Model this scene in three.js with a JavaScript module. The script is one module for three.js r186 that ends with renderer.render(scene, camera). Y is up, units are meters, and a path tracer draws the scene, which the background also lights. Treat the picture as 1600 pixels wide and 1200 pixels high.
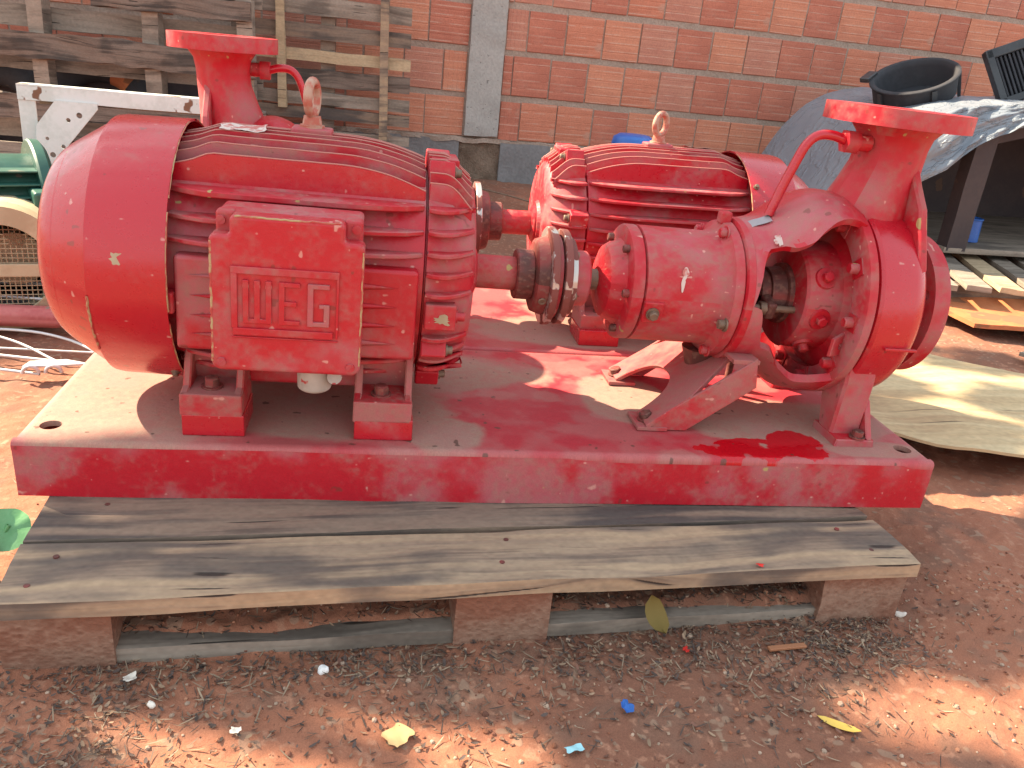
import * as THREE from 'three';
import { RoundedBoxGeometry } from 'three/addons/geometries/RoundedBoxGeometry.js';
import { mergeGeometries, mergeVertices, toCreasedNormals } from 'three/addons/utils/BufferGeometryUtils.js';

// ------------------------------------------------------------------ camera, sky, sun, exposure
const scene = new THREE.Scene();
const camera = new THREE.PerspectiveCamera(50.14, 4 / 3, 0.05, 600);
{
  const yaw = 0.1808, pitch = 0.388, roll = 0.1066;
  const f = new THREE.Vector3(Math.sin(yaw) * Math.cos(pitch), -Math.sin(pitch), -Math.cos(yaw) * Math.cos(pitch));
  const r = new THREE.Vector3(Math.cos(yaw), 0, Math.sin(yaw));
  const u = new THREE.Vector3().crossVectors(r, f);
  const r2 = r.clone().multiplyScalar(Math.cos(roll)).addScaledVector(u, Math.sin(roll));
  const u2 = u.clone().multiplyScalar(Math.cos(roll)).addScaledVector(r, -Math.sin(roll));
  camera.position.set(0.4501, 0.7027, 1.0044);
  camera.quaternion.setFromRotationMatrix(new THREE.Matrix4().makeBasis(r2, u2, f.clone().negate()));
}
const SUN = new THREE.Vector3(-1.0, 1.0, -0.6).normalize();
{ // bright hazy sky: pale towards the horizon, soft blue above, whiter round the sun
  const w = 512, h = 256, d = new Float32Array(w * h * 4);
  for (let j = 0; j < h; j++) for (let i = 0; i < w; i++) {
    const el = ((j + 0.5) / h - 0.5) * Math.PI, az = ((i + 0.5) / w - 0.5) * 2 * Math.PI, dir = new THREE.Vector3(Math.cos(az) * Math.cos(el), Math.sin(el), Math.sin(az) * Math.cos(el));
    const t = Math.max(0, dir.y), hz = Math.exp(-t * 3.2), g = Math.max(0, dir.dot(SUN)), glow = Math.pow(g, 8) * 0.5 + Math.pow(g, 60) * 1.2, k = (j * w + i) * 4;
    const c = [0.3 + 0.24 * hz + glow * 0.6, 0.35 + 0.18 * hz + glow * 0.57, 0.4 + 0.1 * hz + glow * 0.52];
    for (let q = 0; q < 3; q++) d[k + q] = dir.y < -0.02 ? [0.22, 0.15, 0.11][q] : c[q];
    d[k + 3] = 1;
  }
  const t = new THREE.DataTexture(d, w, h, THREE.RGBAFormat, THREE.FloatType);
  t.mapping = THREE.EquirectangularReflectionMapping; t.magFilter = THREE.LinearFilter; t.minFilter = THREE.LinearFilter; t.colorSpace = THREE.LinearSRGBColorSpace; t.needsUpdate = true;
  scene.background = t; scene.environment = t; scene.environmentIntensity = 1; scene.backgroundIntensity = 1;
}
const sun = new THREE.DirectionalLight(0xffe8c8, 5);
sun.position.copy(SUN).multiplyScalar(12).add(new THREE.Vector3(0.7, 0.2, -0.3));
sun.target.position.set(0.7, 0.2, -0.3);
sun.castShadow = true;
sun.shadow.radius = 1;
sun.shadow.mapSize.set(4096, 4096);
Object.assign(sun.shadow.camera, { left: -6, right: 6, top: 6, bottom: -6, near: 0.5, far: 30 });
scene.add(sun, sun.target);
const renderer = new THREE.WebGLRenderer({ antialias: true });
renderer.toneMapping = THREE.LinearToneMapping;
renderer.toneMappingExposure = 3.35;
renderer.shadowMap.enabled = true;

// ------------------------------------------------------------------ random numbers and noise
function mulberry(a) { return () => { a |= 0; a = a + 0x6D2B79F5 | 0; let t = Math.imul(a ^ a >>> 15, 1 | a); t = t + Math.imul(t ^ t >>> 7, 61 | t) ^ t; return ((t ^ t >>> 14) >>> 0) / 4294967296; }; }
const rnd = mulberry(77);
const rr = (a, b) => a + (b - a) * rnd();
function hash(x, y, s) { let h = Math.imul(x, 374761393) + Math.imul(y, 668265263) + Math.imul(s, 1274126177) | 0; h = Math.imul(h ^ h >>> 13, 1274126177); return ((h ^ h >>> 16) >>> 0) / 4294967296; }
function vn(x, y, s, px = 0, py = 0) {                       // value noise, wrapped when a period is given
  let x0 = Math.floor(x), y0 = Math.floor(y); const fx = x - x0, fy = y - y0;
  let x1 = x0 + 1, y1 = y0 + 1;
  if (px) { x0 = ((x0 % px) + px) % px; x1 = ((x1 % px) + px) % px; }
  if (py) { y0 = ((y0 % py) + py) % py; y1 = ((y1 % py) + py) % py; }
  const u = fx * fx * (3 - 2 * fx), v = fy * fy * (3 - 2 * fy);
  const a = hash(x0, y0, s), b = hash(x1, y0, s), c = hash(x0, y1, s), d = hash(x1, y1, s);
  return a + (b - a) * u + (c - a) * v + (a - b - c + d) * u * v;
}
function fbm(u, v, fx, fy, s, o = 4) { let t = 0, w = 0.5, n = 0; for (let i = 0; i < o; i++) { t += w * vn(u * fx, v * fy, s + i * 17, fx, fy); n += w; w *= 0.5; fx *= 2; fy *= 2; } return t / n; }
const sst = (a, b, x) => { const t = Math.min(1, Math.max(0, (x - a) / (b - a))); return t * t * (3 - 2 * t); };
const mix = (a, b, t) => a + (b - a) * t;
const mix3 = (a, b, t) => [a[0] + (b[0] - a[0]) * t, a[1] + (b[1] - a[1]) * t, a[2] + (b[2] - a[2]) * t];
const toS = c => { c = Math.min(1, Math.max(0, c)); return c <= 0.0031308 ? c * 12.92 : 1.055 * Math.pow(c, 1 / 2.4) - 0.055; };
const lin = hex => { const c = new THREE.Color(hex); return [c.r, c.g, c.b]; };

// fn(u, v) -> { c: linear rgb, r: roughness, h: height 0..1, m: metalness }
function surface(w, h, fn, { bump = 0.001, metal = false, clamp = false, ...extra } = {}) {
  const col = new Uint8Array(w * h * 4), orm = new Uint8Array(w * h * 4);
  for (let j = 0; j < h; j++) for (let i = 0; i < w; i++) {
    const o = fn((i + 0.5) / w, (j + 0.5) / h), k = (j * w + i) * 4;
    col[k] = toS(o.c[0]) * 255; col[k + 1] = toS(o.c[1]) * 255; col[k + 2] = toS(o.c[2]) * 255; col[k + 3] = 255;
    orm[k] = Math.min(1, Math.max(0, o.h ?? 0.5)) * 255; orm[k + 1] = Math.min(1, Math.max(0, o.r)) * 255; orm[k + 2] = (o.m || 0) * 255; orm[k + 3] = 255;
  }
  const mk = (d, srgb) => { const t = new THREE.DataTexture(d, w, h); t.wrapS = t.wrapT = clamp ? THREE.ClampToEdgeWrapping : THREE.RepeatWrapping; t.magFilter = THREE.LinearFilter; t.minFilter = THREE.LinearMipmapLinearFilter; t.generateMipmaps = true; if (srgb) t.colorSpace = THREE.SRGBColorSpace; t.needsUpdate = true; return t; };
  const m = new THREE.MeshPhysicalMaterial({ map: mk(col, true), roughnessMap: mk(orm), roughness: 1, metalness: metal ? 1 : 0, ...extra });
  if (metal) m.metalnessMap = m.roughnessMap;
  m.bumpMap = m.roughnessMap; m.bumpScale = bump;
  return m;
}
const tileOf = new Map();
function tiled(m, size) { tileOf.set(m, size); return m; }

// ------------------------------------------------------------------ geometry helpers
function T(g, x = 0, y = 0, z = 0, rx = 0, ry = 0, rz = 0) { g.applyMatrix4(new THREE.Matrix4().compose(new THREE.Vector3(x, y, z), new THREE.Quaternion().setFromEuler(new THREE.Euler(rx, ry, rz)), new THREE.Vector3(1, 1, 1))); return g; }
const bx = (w, h, d, x = 0, y = 0, z = 0, r = 0.002) => r > 0 ? T(new RoundedBoxGeometry(w, h, d, 2, Math.min(r, w / 2.01, h / 2.01, d / 2.01)), x, y, z) : T(new THREE.BoxGeometry(w, h, d), x, y, z);
const b01 = (x0, x1, y0, y1, z0, z1, r = 0.002) => bx(x1 - x0, y1 - y0, z1 - z0, (x0 + x1) / 2, (y0 + y1) / 2, (z0 + z1) / 2, r);
function latheX(pts, seg = 64, crease = 0.6) {                // pts: [x, r] along the x axis
  const g = new THREE.LatheGeometry(pts.map(p => new THREE.Vector2(Math.max(p[1], 1e-4), p[0])), seg);
  { let L = [0], rm = 0; for (let i = 0; i < pts.length; i++) { rm = Math.max(rm, pts[i][1]); if (i) L.push(L[i - 1] + Math.hypot(pts[i][0] - pts[i - 1][0], pts[i][1] - pts[i - 1][1])); } const u = g.attributes.uv; for (let i = 0; i < u.count; i++) u.setXY(i, 1000 + u.getX(i) * 6.2832 * rm, L[Math.round(u.getY(i) * (pts.length - 1))]); }
  g.rotateZ(-Math.PI / 2);
  return toCreasedNormals(g, crease);
}
function cylX(r, x0, x1, seg = 48, bev = 0.002) { bev = Math.min(bev, (x1 - x0) / 2.2, r / 2); return latheX([[x0, 0], [x0, r - bev], [x0 + bev * 0.3, r - bev * 0.3], [x0 + bev, r], [x1 - bev, r], [x1 - bev * 0.3, r - bev * 0.3], [x1, r - bev], [x1, 0]], seg, 0.5); }
function clean(shape, seg = 16) {                              // the same outline without repeated points
  const uniq = a => { const o = []; for (const p of a) if (!o.length || p.distanceTo(o[o.length - 1]) > 1e-5) o.push(p.clone()); if (o.length > 1 && o[0].distanceTo(o[o.length - 1]) < 1e-5) o.pop(); return o; };
  const s = new THREE.Shape(uniq(shape.getPoints(seg))); s.holes = shape.holes.map(h => new THREE.Path(uniq(h.getPoints(seg)))); return s;
}
function poly(pts, depth, bev = 0.0015, holes = []) {         // xy outline extruded along z, centred
  if (holes.length > 1) bev = 0;
  const s = new THREE.Shape(pts.map(p => new THREE.Vector2(p[0], p[1])));
  for (const h of holes) { const p = new THREE.Path(); p.absarc(h[0], h[1], h[2], 0, Math.PI * 2, true); s.holes.push(p); }
  const g = new THREE.ExtrudeGeometry(clean(s), { depth: depth - 2 * bev, bevelEnabled: bev > 0, bevelSize: bev, bevelOffset: -bev, bevelThickness: bev, bevelSegments: 1, curveSegments: 20 });
  g.translate(0, 0, -(depth - 2 * bev) / 2);
  return g;
}
function tube(points, r, seg = 40, rad = 10, closed = false) { return new THREE.TubeGeometry(new THREE.CatmullRomCurve3(points.map(p => new THREE.Vector3(...p)), closed, 'catmullrom', 0.5), seg, r, rad, closed); }
function hexHead(r, h) { const g = new THREE.CylinderGeometry(r, r, h, 6); const t = new THREE.CylinderGeometry(r * 0.8, r, h * 0.18, 6); t.translate(0, h * 0.59, 0); return [g, t]; }
function bolt(r, h, washer = true) { const a = hexHead(r, h).map(g => T(g, 0, h / 2 + (washer ? 0.0025 : 0), 0)); if (washer) a.push(T(new THREE.CylinderGeometry(r * 1.35, r * 1.35, 0.0025, 20), 0, 0.00125, 0)); return a; }
function prep(g) {
  let n = g.index ? g.toNonIndexed() : g.clone();
  if (!n.attributes.normal) n.computeVertexNormals();
  for (const k of Object.keys(n.attributes)) if (!['position', 'normal', 'uv'].includes(k)) n.deleteAttribute(k);
  if (!n.attributes.uv) n.setAttribute('uv', new THREE.Float32BufferAttribute(new Float32Array(n.attributes.position.count * 2), 2));
  n.morphAttributes = {};
  { // faces whose winding disagrees with their normals (mirrored parts) are turned round
    const p = n.attributes.position.array, q = n.attributes.normal.array; let s = 0;
    for (let i = 0; i < p.length; i += 9) { const ax = p[i + 3] - p[i], ay = p[i + 4] - p[i + 1], az = p[i + 5] - p[i + 2], bx2 = p[i + 6] - p[i], by = p[i + 7] - p[i + 1], bz = p[i + 8] - p[i + 2]; s += Math.sign((ay * bz - az * by) * q[i] + (az * bx2 - ax * bz) * q[i + 1] + (ax * by - ay * bx2) * q[i + 2]); }
    if (s < 0) for (const k of Object.keys(n.attributes)) { const a = n.attributes[k], z = a.itemSize; for (let i = 0; i < a.count; i += 3) for (let c = 0; c < z; c++) { const t = a.array[i * z + c]; a.array[i * z + c] = a.array[(i + 2) * z + c]; a.array[(i + 2) * z + c] = t; } }
  }
  return n;
}
let uvSeed = 1;
function boxUV(g, size, keep) {
  const p = g.attributes.position, old = g.attributes.uv, uv = new Float32Array(p.count * 2);
  const ox = hash(uvSeed, 3, 9) * 7, oy = hash(uvSeed++, 5, 9) * 7;
  const a = new THREE.Vector3(), b = new THREE.Vector3(), c = new THREE.Vector3();
  for (let i = 0; i < p.count; i += 3) {
    a.fromBufferAttribute(p, i); b.fromBufferAttribute(p, i + 1); c.fromBufferAttribute(p, i + 2);
    const n = b.clone().sub(a).cross(c.clone().sub(a)); const ax = Math.abs(n.x), ay = Math.abs(n.y), az = Math.abs(n.z);
    [a, b, c].forEach((q, k) => {
      let u, v;
      if (old && old.getX(i + k) > 500) { u = old.getX(i + k) - 1000; v = old.getY(i + k); } else
      if (az >= ax && az >= ay) { u = q.x; v = q.y; } else if (ay >= ax) { u = q.x; v = q.z + 0.37; } else { u = q.z + 0.21; v = q.y; }
      uv[(i + k) * 2] = u / size + ox; uv[(i + k) * 2 + 1] = v / size + oy;
    });
  }
  g.setAttribute('uv', new THREE.BufferAttribute(uv, 2));
  return g;
}
const used = new Map();
function numbered(name) { const k = used.get(name) || 0; used.set(name, k + 1); return k ? name + '_' + String(k).padStart(3, '0') : name; }
function build(name, geos, mat, parent = null, keepUV = false) {
  geos = [geos].flat(Infinity);
  let g = geos.length > 1 ? mergeGeometries(geos.map(prep)) : prep(geos[0]);
  if (!keepUV) boxUV(g, tileOf.get(mat) || 1);
  const m = new THREE.Mesh(g, mat);
  m.castShadow = m.receiveShadow = true;
  m.name = parent ? name : numbered(name);
  (parent || scene).add(m);
  return m;
}
function inst(name, m0, parent) { const m = m0.clone(); m.name = name; parent.add(m); return m; }
function tag(o, label, category, group) { o.userData = { ...o.userData, label, category }; if (group) o.userData.group = group; return o; }
function base(name, x = 0, y = 0, z = 0, ry = 0) { const o = new THREE.Group(); o.name = numbered(name); o.position.set(x, y, z); o.rotation.y = ry; scene.add(o); return o; }
function struct(o) { o.userData.kind = 'structure'; return o; }
function warp(g, amp, f, seed) {                              // rough, uneven wood or stone: push the vertices about
  g = mergeVertices(g); g.deleteAttribute('uv'); g.deleteAttribute('normal'); g = mergeVertices(g, 1e-5);
  const p = g.attributes.position;
  for (let i = 0; i < p.count; i++) {
    const x = p.getX(i), y = p.getY(i), z = p.getZ(i);
    p.setXYZ(i, x + amp * (vn(y * f + 3, z * f * 2 + x, seed) - 0.5), y + amp * 2 * (vn(x * f + z * 31, y * 9 + 5, seed + 1) - 0.5), z + amp * 2 * (vn(x * f + y * 27, y * 13 + 9, seed + 2) - 0.5));
  }
  g = g.toNonIndexed(); g.computeVertexNormals();
  return toCreasedNormals(g, 0.7);
}
// a board lying along x
function board(l, h, t, amp = 0.002, seed = 1, f = 9) { return warp(new THREE.BoxGeometry(l, h, t, Math.max(2, Math.round(l / 0.03)), 3, 2), amp, f, seed); }

// ------------------------------------------------------------------ materials
function redPaint(seed, dusty, fresh, rough, size = 1024, k = 1, tile = 0.5) {
  const deep = [0.47, 0.007, 0.02], fade = [0.45, 0.085, 0.11], dust = [0.34, 0.17, 0.135], chip = [0.42, 0.32, 0.13], rust = [0.12, 0.04, 0.025];
  return tiled(surface(size, size, (u, v) => {
    const big = fbm(u, v, 3 * k, 3 * k, seed, 4), mid = fbm(u, v, 9 * k, 9 * k, seed + 50, 4), fine = fbm(u, v, 70 * k, 70 * k, seed + 90, 3), gr = hash(Math.floor(u * size), Math.floor(v * size), seed);
    let c = mix3(deep, fade, sst(0.45 + fresh, 0.66 + fresh, big * 0.65 + mid * 0.35));
    const ds = sst(0.42, 0.8, mid * 0.4 + big * 0.35 + fine * 0.25 + dusty);
    c = mix3(c, dust, ds * (0.4 + 0.45 * fine));
    const sp = fbm(u, v, 46 * k, 46 * k, seed + 130, 2);
    c = mix3(c, [0.62, 0.3, 0.25], sst(0.86, 0.92, sp) * 0.8);
    const ch = fbm(u, v, 14 * k, 14 * k, seed + 170, 4);
    const chp = sst(0.855, 0.865, ch + 0.02 * (fine - 0.5)); c = mix3(c, chip, chp);
    const rs = sst(0.82, 0.85, fbm(u, v, 22 * k, 22 * k, seed + 210, 3)); c = mix3(c, rust, rs * 0.5);
    const kk = 0.93 + 0.14 * gr; c = c.map(x => x * kk);
    return { c, r: rough + 0.3 * ds + 0.12 * (fine - 0.5) + 0.2 * chp, h: 0.55 + 0.3 * (fine - 0.5) + 0.15 * (mid - 0.5) - 0.25 * chp + 0.06 * (gr - 0.5) };
  }, { bump: 0.0009 }), tile);
}
const M = {};
M.red = redPaint(11, 0.0, 0.03, 0.42);
M.redGloss = redPaint(31, -0.12, 0.14, 0.3);
Object.assign(M.redGloss, { clearcoat: 0.45, clearcoatRoughness: 0.2 }); Object.assign(M.red, { clearcoat: 0.1, clearcoatRoughness: 0.28 });
M.redSkirt = redPaint(131, 0.0, -0.01, 0.45, 1024, 3, 1.4);
M.redDusty = redPaint(51, 0.08, -0.06, 0.55);
M.redCast = redPaint(71, 0.05, -0.02, 0.5);
// brown-red greasy metal of the coupling
M.rust = tiled(surface(512, 512, (u, v) => { const a = fbm(u, v, 6, 6, 301, 4), b = fbm(u, v, 40, 40, 302, 3); let c = mix3([0.24, 0.045, 0.04], [0.1, 0.035, 0.028], sst(0.35, 0.65, a)); c = mix3(c, [0.24, 0.13, 0.095], sst(0.5, 0.8, b) * 0.5); return { c, r: 0.55 + 0.25 * b, h: b }; }, { bump: 0.0008 }), 0.25);
M.bare = tiled(surface(512, 512, (u, v) => { const a = fbm(u, v, 7, 7, 311, 5), b = fbm(u, v, 20, 60, 312, 3); const s = sst(0.44, 0.5, a + 0.1 * (b - 0.5)); const c = mix3([0.55, 0.52, 0.48], [0.2, 0.055, 0.045], s); return { c, r: mix(0.4, 0.7, s), m: mix(0.75, 0, s), h: 0.5 + 0.4 * s + 0.1 * b }; }, { bump: 0.0008, metal: true }), 0.2);
M.steel = tiled(surface(256, 256, (u, v) => { const a = fbm(u, v, 8, 8, 321, 4); return { c: mix3([0.3, 0.22, 0.16], [0.12, 0.07, 0.045], a), r: 0.6, m: 0.3, h: a }; }, { bump: 0.0006, metal: true }), 0.15);
M.eye = tiled(surface(256, 256, (u, v) => { const a = fbm(u, v, 10, 10, 331, 4); return { c: mix3([0.46, 0.3, 0.22], [0.44, 0.12, 0.08], sst(0.35, 0.7, a)), r: 0.6, h: a }; }, { bump: 0.0008 }), 0.12);
M.dark = new THREE.MeshStandardMaterial({ color: new THREE.Color().setRGB(0.02, 0.017, 0.016), roughness: 0.8 });
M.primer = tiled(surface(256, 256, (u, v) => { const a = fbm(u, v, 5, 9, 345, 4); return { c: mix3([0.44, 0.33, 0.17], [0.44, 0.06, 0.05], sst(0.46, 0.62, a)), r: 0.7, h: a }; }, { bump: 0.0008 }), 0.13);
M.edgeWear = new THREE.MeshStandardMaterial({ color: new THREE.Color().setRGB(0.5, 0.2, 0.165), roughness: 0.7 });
M.redBrown = redPaint(91, 0.2, -0.04, 0.6, 512);
M.redShaft = redPaint(101, 0.16, 0.02, 0.5, 512);
M.greyPlug = tiled(surface(256, 256, (u, v) => { const a = fbm(u, v, 7, 7, 341, 4), s = sst(0.72, 0.76, fbm(u, v, 9, 9, 342, 3)); return { c: mix3(mix3([0.5, 0.48, 0.43], [0.33, 0.3, 0.26], a), [0.4, 0.04, 0.04], s), r: 0.55, h: a }; }, { bump: 0.0005 }), 0.1);
M.paper = tiled(surface(256, 256, (u, v) => { const a = fbm(u, v, 9, 9, 351, 4); return { c: mix3([0.62, 0.5, 0.45], [0.5, 0.16, 0.14], sst(0.5, 0.66, a)), r: 0.8, h: a }; }, { bump: 0.0006 }), 0.1);
M.plate = new THREE.MeshStandardMaterial({ color: 0x9c9498, roughness: 0.45, metalness: 0.4 });
// wood
function wood(seed, a, b, dk, stain, tile = 0.8, contrast = 1, st = 0.52) {
  return tiled(surface(1024, 1024, (u, v) => {
    const w = fbm(u, v, 3, 5, seed, 3) * 0.045, g1 = fbm(u, v + w, 4, 70, seed + 5, 3), g2 = fbm(u, v + w, 10, 200, seed + 9, 2), big = fbm(u, v, 3, 6, seed + 13, 4), bl = fbm(u, v, 5, 8, seed + 21, 4), fi = fbm(u, v, 120, 180, seed + 31, 2);
    let c = mix3(a, b, sst(0.3, 0.7, g1 * 0.6 + big * 0.4));
    c = mix3(c, dk, sst(0.56, 0.8, g2 * 0.55 + g1 * 0.45) * 0.5 * contrast);
    c = mix3(c, stain, sst(st, st + 0.2, bl * 0.75 + g1 * 0.25) * 0.85);
    const cr = sst(0.83, 0.87, fbm(u, v + w, 5, 130, seed + 41, 2)); c = mix3(c, [dk[0] * 0.4, dk[1] * 0.4, dk[2] * 0.4], cr);
    const k = 0.85 + 0.3 * fi; c = c.map(x => x * k);
    return { c, r: 0.82, h: 0.6 * g1 + 0.3 * g2 - cr * 0.4 + 0.15 * fi };
  }, { bump: 0.0016 }), tile);
}
M.plank = wood(401, [0.42, 0.3, 0.19], [0.3, 0.215, 0.15], [0.1, 0.07, 0.055], [0.1, 0.08, 0.07], 0.9, 1.0, 0.5);
M.plankDark = wood(431, [0.25, 0.18, 0.13], [0.2, 0.15, 0.115], [0.07, 0.055, 0.047], [0.065, 0.056, 0.053], 0.9, 1.0, 0.47);
M.greyWood = wood(461, [0.32, 0.265, 0.215], [0.24, 0.195, 0.155], [0.11, 0.085, 0.065], [0.13, 0.105, 0.085], 0.9);
M.barkWood = wood(491, [0.2, 0.15, 0.12], [0.125, 0.092, 0.074], [0.06, 0.045, 0.035], [0.045, 0.035, 0.03], 0.6, 1.3);
M.paleWood = wood(521, [0.5, 0.38, 0.24], [0.42, 0.31, 0.19], [0.24, 0.17, 0.1], [0.27, 0.21, 0.15], 0.9, 0.6);
M.plywood = wood(551, [0.56, 0.44, 0.26], [0.49, 0.36, 0.2], [0.38, 0.27, 0.15], [0.4, 0.27, 0.15], 1.3, 0.35);
// blocks under the pallet, caked in red soil
M.mudBlock = tiled(surface(512, 512, (u, v) => { const a = fbm(u, v, 4, 8, 581, 4), b = fbm(u, v, 60, 90, 582, 3); return { c: mix3([0.23, 0.1, 0.062], [0.28, 0.17, 0.12], sst(0.4, 0.8, a * 0.7 + b * 0.3)).map(x => x * (0.8 + 0.4 * b)), r: 0.95, h: b * 0.7 + a * 0.3 }; }, { bump: 0.003 }), 0.4);
// red soil
M.soil = tiled(surface(2048, 2048, (u, v) => {
  const big = fbm(u, v, 4, 4, 601, 5), mid = fbm(u, v, 24, 24, 602, 4), fine = fbm(u, v, 160, 160, 603, 3), g = hash(Math.floor(u * 2048), Math.floor(v * 2048), 604);
  let c = mix3([0.325, 0.132, 0.076], [0.22, 0.094, 0.057], sst(0.35, 0.65, big));
  c = mix3(c, [0.2, 0.105, 0.07], sst(0.55, 0.75, mid) * 0.7);
  c = mix3(c, [0.4, 0.2, 0.125], sst(0.62, 0.8, fine) * 0.7);
  c = c.map(x => x * (0.82 + 0.36 * g));
  const peb = sst(0.74, 0.8, fbm(u, v, 90, 90, 607, 2)); c = mix3(c, [0.33, 0.22, 0.15], peb * 0.6);
  return { c, r: 0.96, h: 0.5 * mid + 0.35 * fine + 0.08 * g + peb * 0.12 };
}, { bump: 0.004 }), 1.6);
// fired clay, mortar, concrete
function clay(seed, a, b) { return tiled(surface(512, 512, (u, v) => { const big = fbm(u, v, 3, 3, seed, 4), l = fbm(u, v, 2, 40, seed + 3, 3), f = fbm(u, v, 90, 90, seed + 6, 2), sm = sst(0.66, 0.82, fbm(u, v, 4, 5, seed + 9, 4)); let c = mix3(a, b, sst(0.3, 0.7, big * 0.5 + l * 0.5)); c = mix3(c, [0.5, 0.34, 0.26], sm * 0.45); const dl = sst(0.09, 0.03, Math.abs(((v * 0.35 / 0.0375 + 0.12 * fbm(u, v, 3, 3, seed + 12, 2)) % 1) - 0.5)) * sst(0.3, 0.55, fbm(u, v, 6, 10, seed + 15, 3)); c = mix3(c, [0.64, 0.44, 0.35], dl * 0.55); c = c.map(x => x * (0.86 + 0.28 * f)); return { c, r: 0.9, h: 0.4 * l + 0.5 * f }; }, { bump: 0.0012 }), 0.35); }
M.clay = [clay(701, [0.58, 0.225, 0.14], [0.5, 0.18, 0.11]), clay(721, [0.52, 0.19, 0.125], [0.44, 0.15, 0.1]), clay(741, [0.62, 0.26, 0.16], [0.54, 0.21, 0.13]), clay(751, [0.56, 0.26, 0.18], [0.48, 0.2, 0.14])];
M.mortar = tiled(surface(512, 512, (u, v) => { const a = fbm(u, v, 8, 8, 761, 5), b = fbm(u, v, 80, 80, 762, 2); return { c: mix3([0.43, 0.345, 0.285], [0.32, 0.24, 0.19], a).map(x => x * (0.8 + 0.4 * b)), r: 0.95, h: a * 0.5 + b * 0.5 }; }, { bump: 0.004 }), 0.5);
M.concrete = tiled(surface(512, 512, (u, v) => { const a = fbm(u, v, 5, 5, 771, 5), b = fbm(u, v, 80, 80, 772, 2), p = sst(0.84, 0.88, fbm(u, v, 60, 60, 773, 2)); return { c: mix3([0.45, 0.43, 0.4], [0.34, 0.33, 0.31], a).map(x => x * (0.88 + 0.24 * b) * (1 - 0.5 * p)), r: 0.92, h: a * 0.5 + b * 0.3 - p * 0.4 + 0.2 }; }, { bump: 0.003 }), 0.6);
M.concreteDark = tiled(surface(512, 512, (u, v) => { const a = fbm(u, v, 4, 5, 781, 5), b = fbm(u, v, 80, 80, 782, 2), s = sst(0.52, 0.7, fbm(u, v, 3, 4, 784, 4)); return { c: mix3(mix3([0.25, 0.25, 0.255], [0.18, 0.175, 0.175], a), [0.22, 0.12, 0.085], s * 0.8).map(x => x * (0.85 + 0.3 * b)), r: 0.92, h: a * 0.5 + b * 0.4 }; }, { bump: 0.004 }), 0.8);
M.roughStone = tiled(surface(512, 512, (u, v) => { const a = fbm(u, v, 9, 9, 791, 5), b = fbm(u, v, 70, 70, 792, 2); return { c: mix3([0.26, 0.19, 0.14], [0.12, 0.085, 0.06], a).map(x => x * (0.8 + 0.4 * b)), r: 0.95, h: a * 0.6 + b * 0.4 }; }, { bump: 0.008 }), 0.4);
function paint(seed, c0, c1, chip, th, rough = 0.45, tile = 0.5) { return tiled(surface(512, 512, (u, v) => { const a = fbm(u, v, 5, 5, seed, 4), b = fbm(u, v, 50, 50, seed + 4, 3), s = sst(th, th + 0.03, fbm(u, v, 7, 7, seed + 8, 4)); return { c: mix3(mix3(c0, c1, sst(0.35, 0.7, a * 0.7 + b * 0.3)), chip, s), r: rough + 0.35 * s, h: 0.6 + 0.2 * b - 0.4 * s }; }, { bump: 0.0008 }), tile); }
M.white = paint(801, [0.72, 0.76, 0.74], [0.6, 0.65, 0.62], [0.2, 0.1, 0.06], 0.76, 0.45, 0.4);
M.green = paint(811, [0.016, 0.085, 0.062], [0.028, 0.11, 0.083], [0.1, 0.12, 0.09], 0.75);
M.beige = paint(821, [0.46, 0.4, 0.26], [0.36, 0.29, 0.18], [0.2, 0.12, 0.07], 0.7, 0.6);
M.blackPlastic = paint(831, [0.028, 0.031, 0.036], [0.045, 0.048, 0.053], [0.09, 0.085, 0.08], 0.75, 0.42);
M.darkBoard = paint(841, [0.045, 0.033, 0.036], [0.06, 0.043, 0.043], [0.12, 0.08, 0.06], 0.76, 0.7);
M.orangeSheet = paint(851, [0.55, 0.2, 0.075], [0.45, 0.14, 0.055], [0.26, 0.12, 0.06], 0.66, 0.75, 0.8);
M.blue = paint(861, [0.02, 0.11, 0.42], [0.03, 0.15, 0.48], [0.2, 0.25, 0.4], 0.78, 0.35, 0.3);
M.pinkPipe = paint(871, [0.5, 0.16, 0.15], [0.42, 0.1, 0.1], [0.3, 0.2, 0.16], 0.68, 0.6, 0.3);
M.aluminium = tiled(surface(256, 256, (u, v) => { const a = fbm(u, v, 6, 6, 881, 4); return { c: mix3([0.7, 0.71, 0.72], [0.5, 0.5, 0.5], a), r: 0.45 + 0.2 * a, m: 0.5, h: a }; }, { bump: 0.0005, metal: true }), 0.3);
M.greySheet = paint(891, [0.3, 0.35, 0.37], [0.22, 0.27, 0.29], [0.2, 0.15, 0.1], 0.7, 0.6);
M.rubber = paint(896, [0.022, 0.024, 0.03], [0.035, 0.037, 0.045], [0.07, 0.06, 0.055], 0.75, 0.75);
M.tarp = tiled(surface(512, 512, (u, v) => { const a = fbm(u, v, 4, 4, 901, 5), b = fbm(u, v, 12, 12, 902, 4), s = Math.abs(fbm(u, v, 7, 9, 903, 4) - 0.5); return { c: mix3([0.25, 0.285, 0.32], [0.16, 0.19, 0.23], a), r: 0.44, h: 0.5 * b + 0.5 * (1 - sst(0, 0.08, s)) }; }, { bump: 0.006 }), 0.35);

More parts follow.
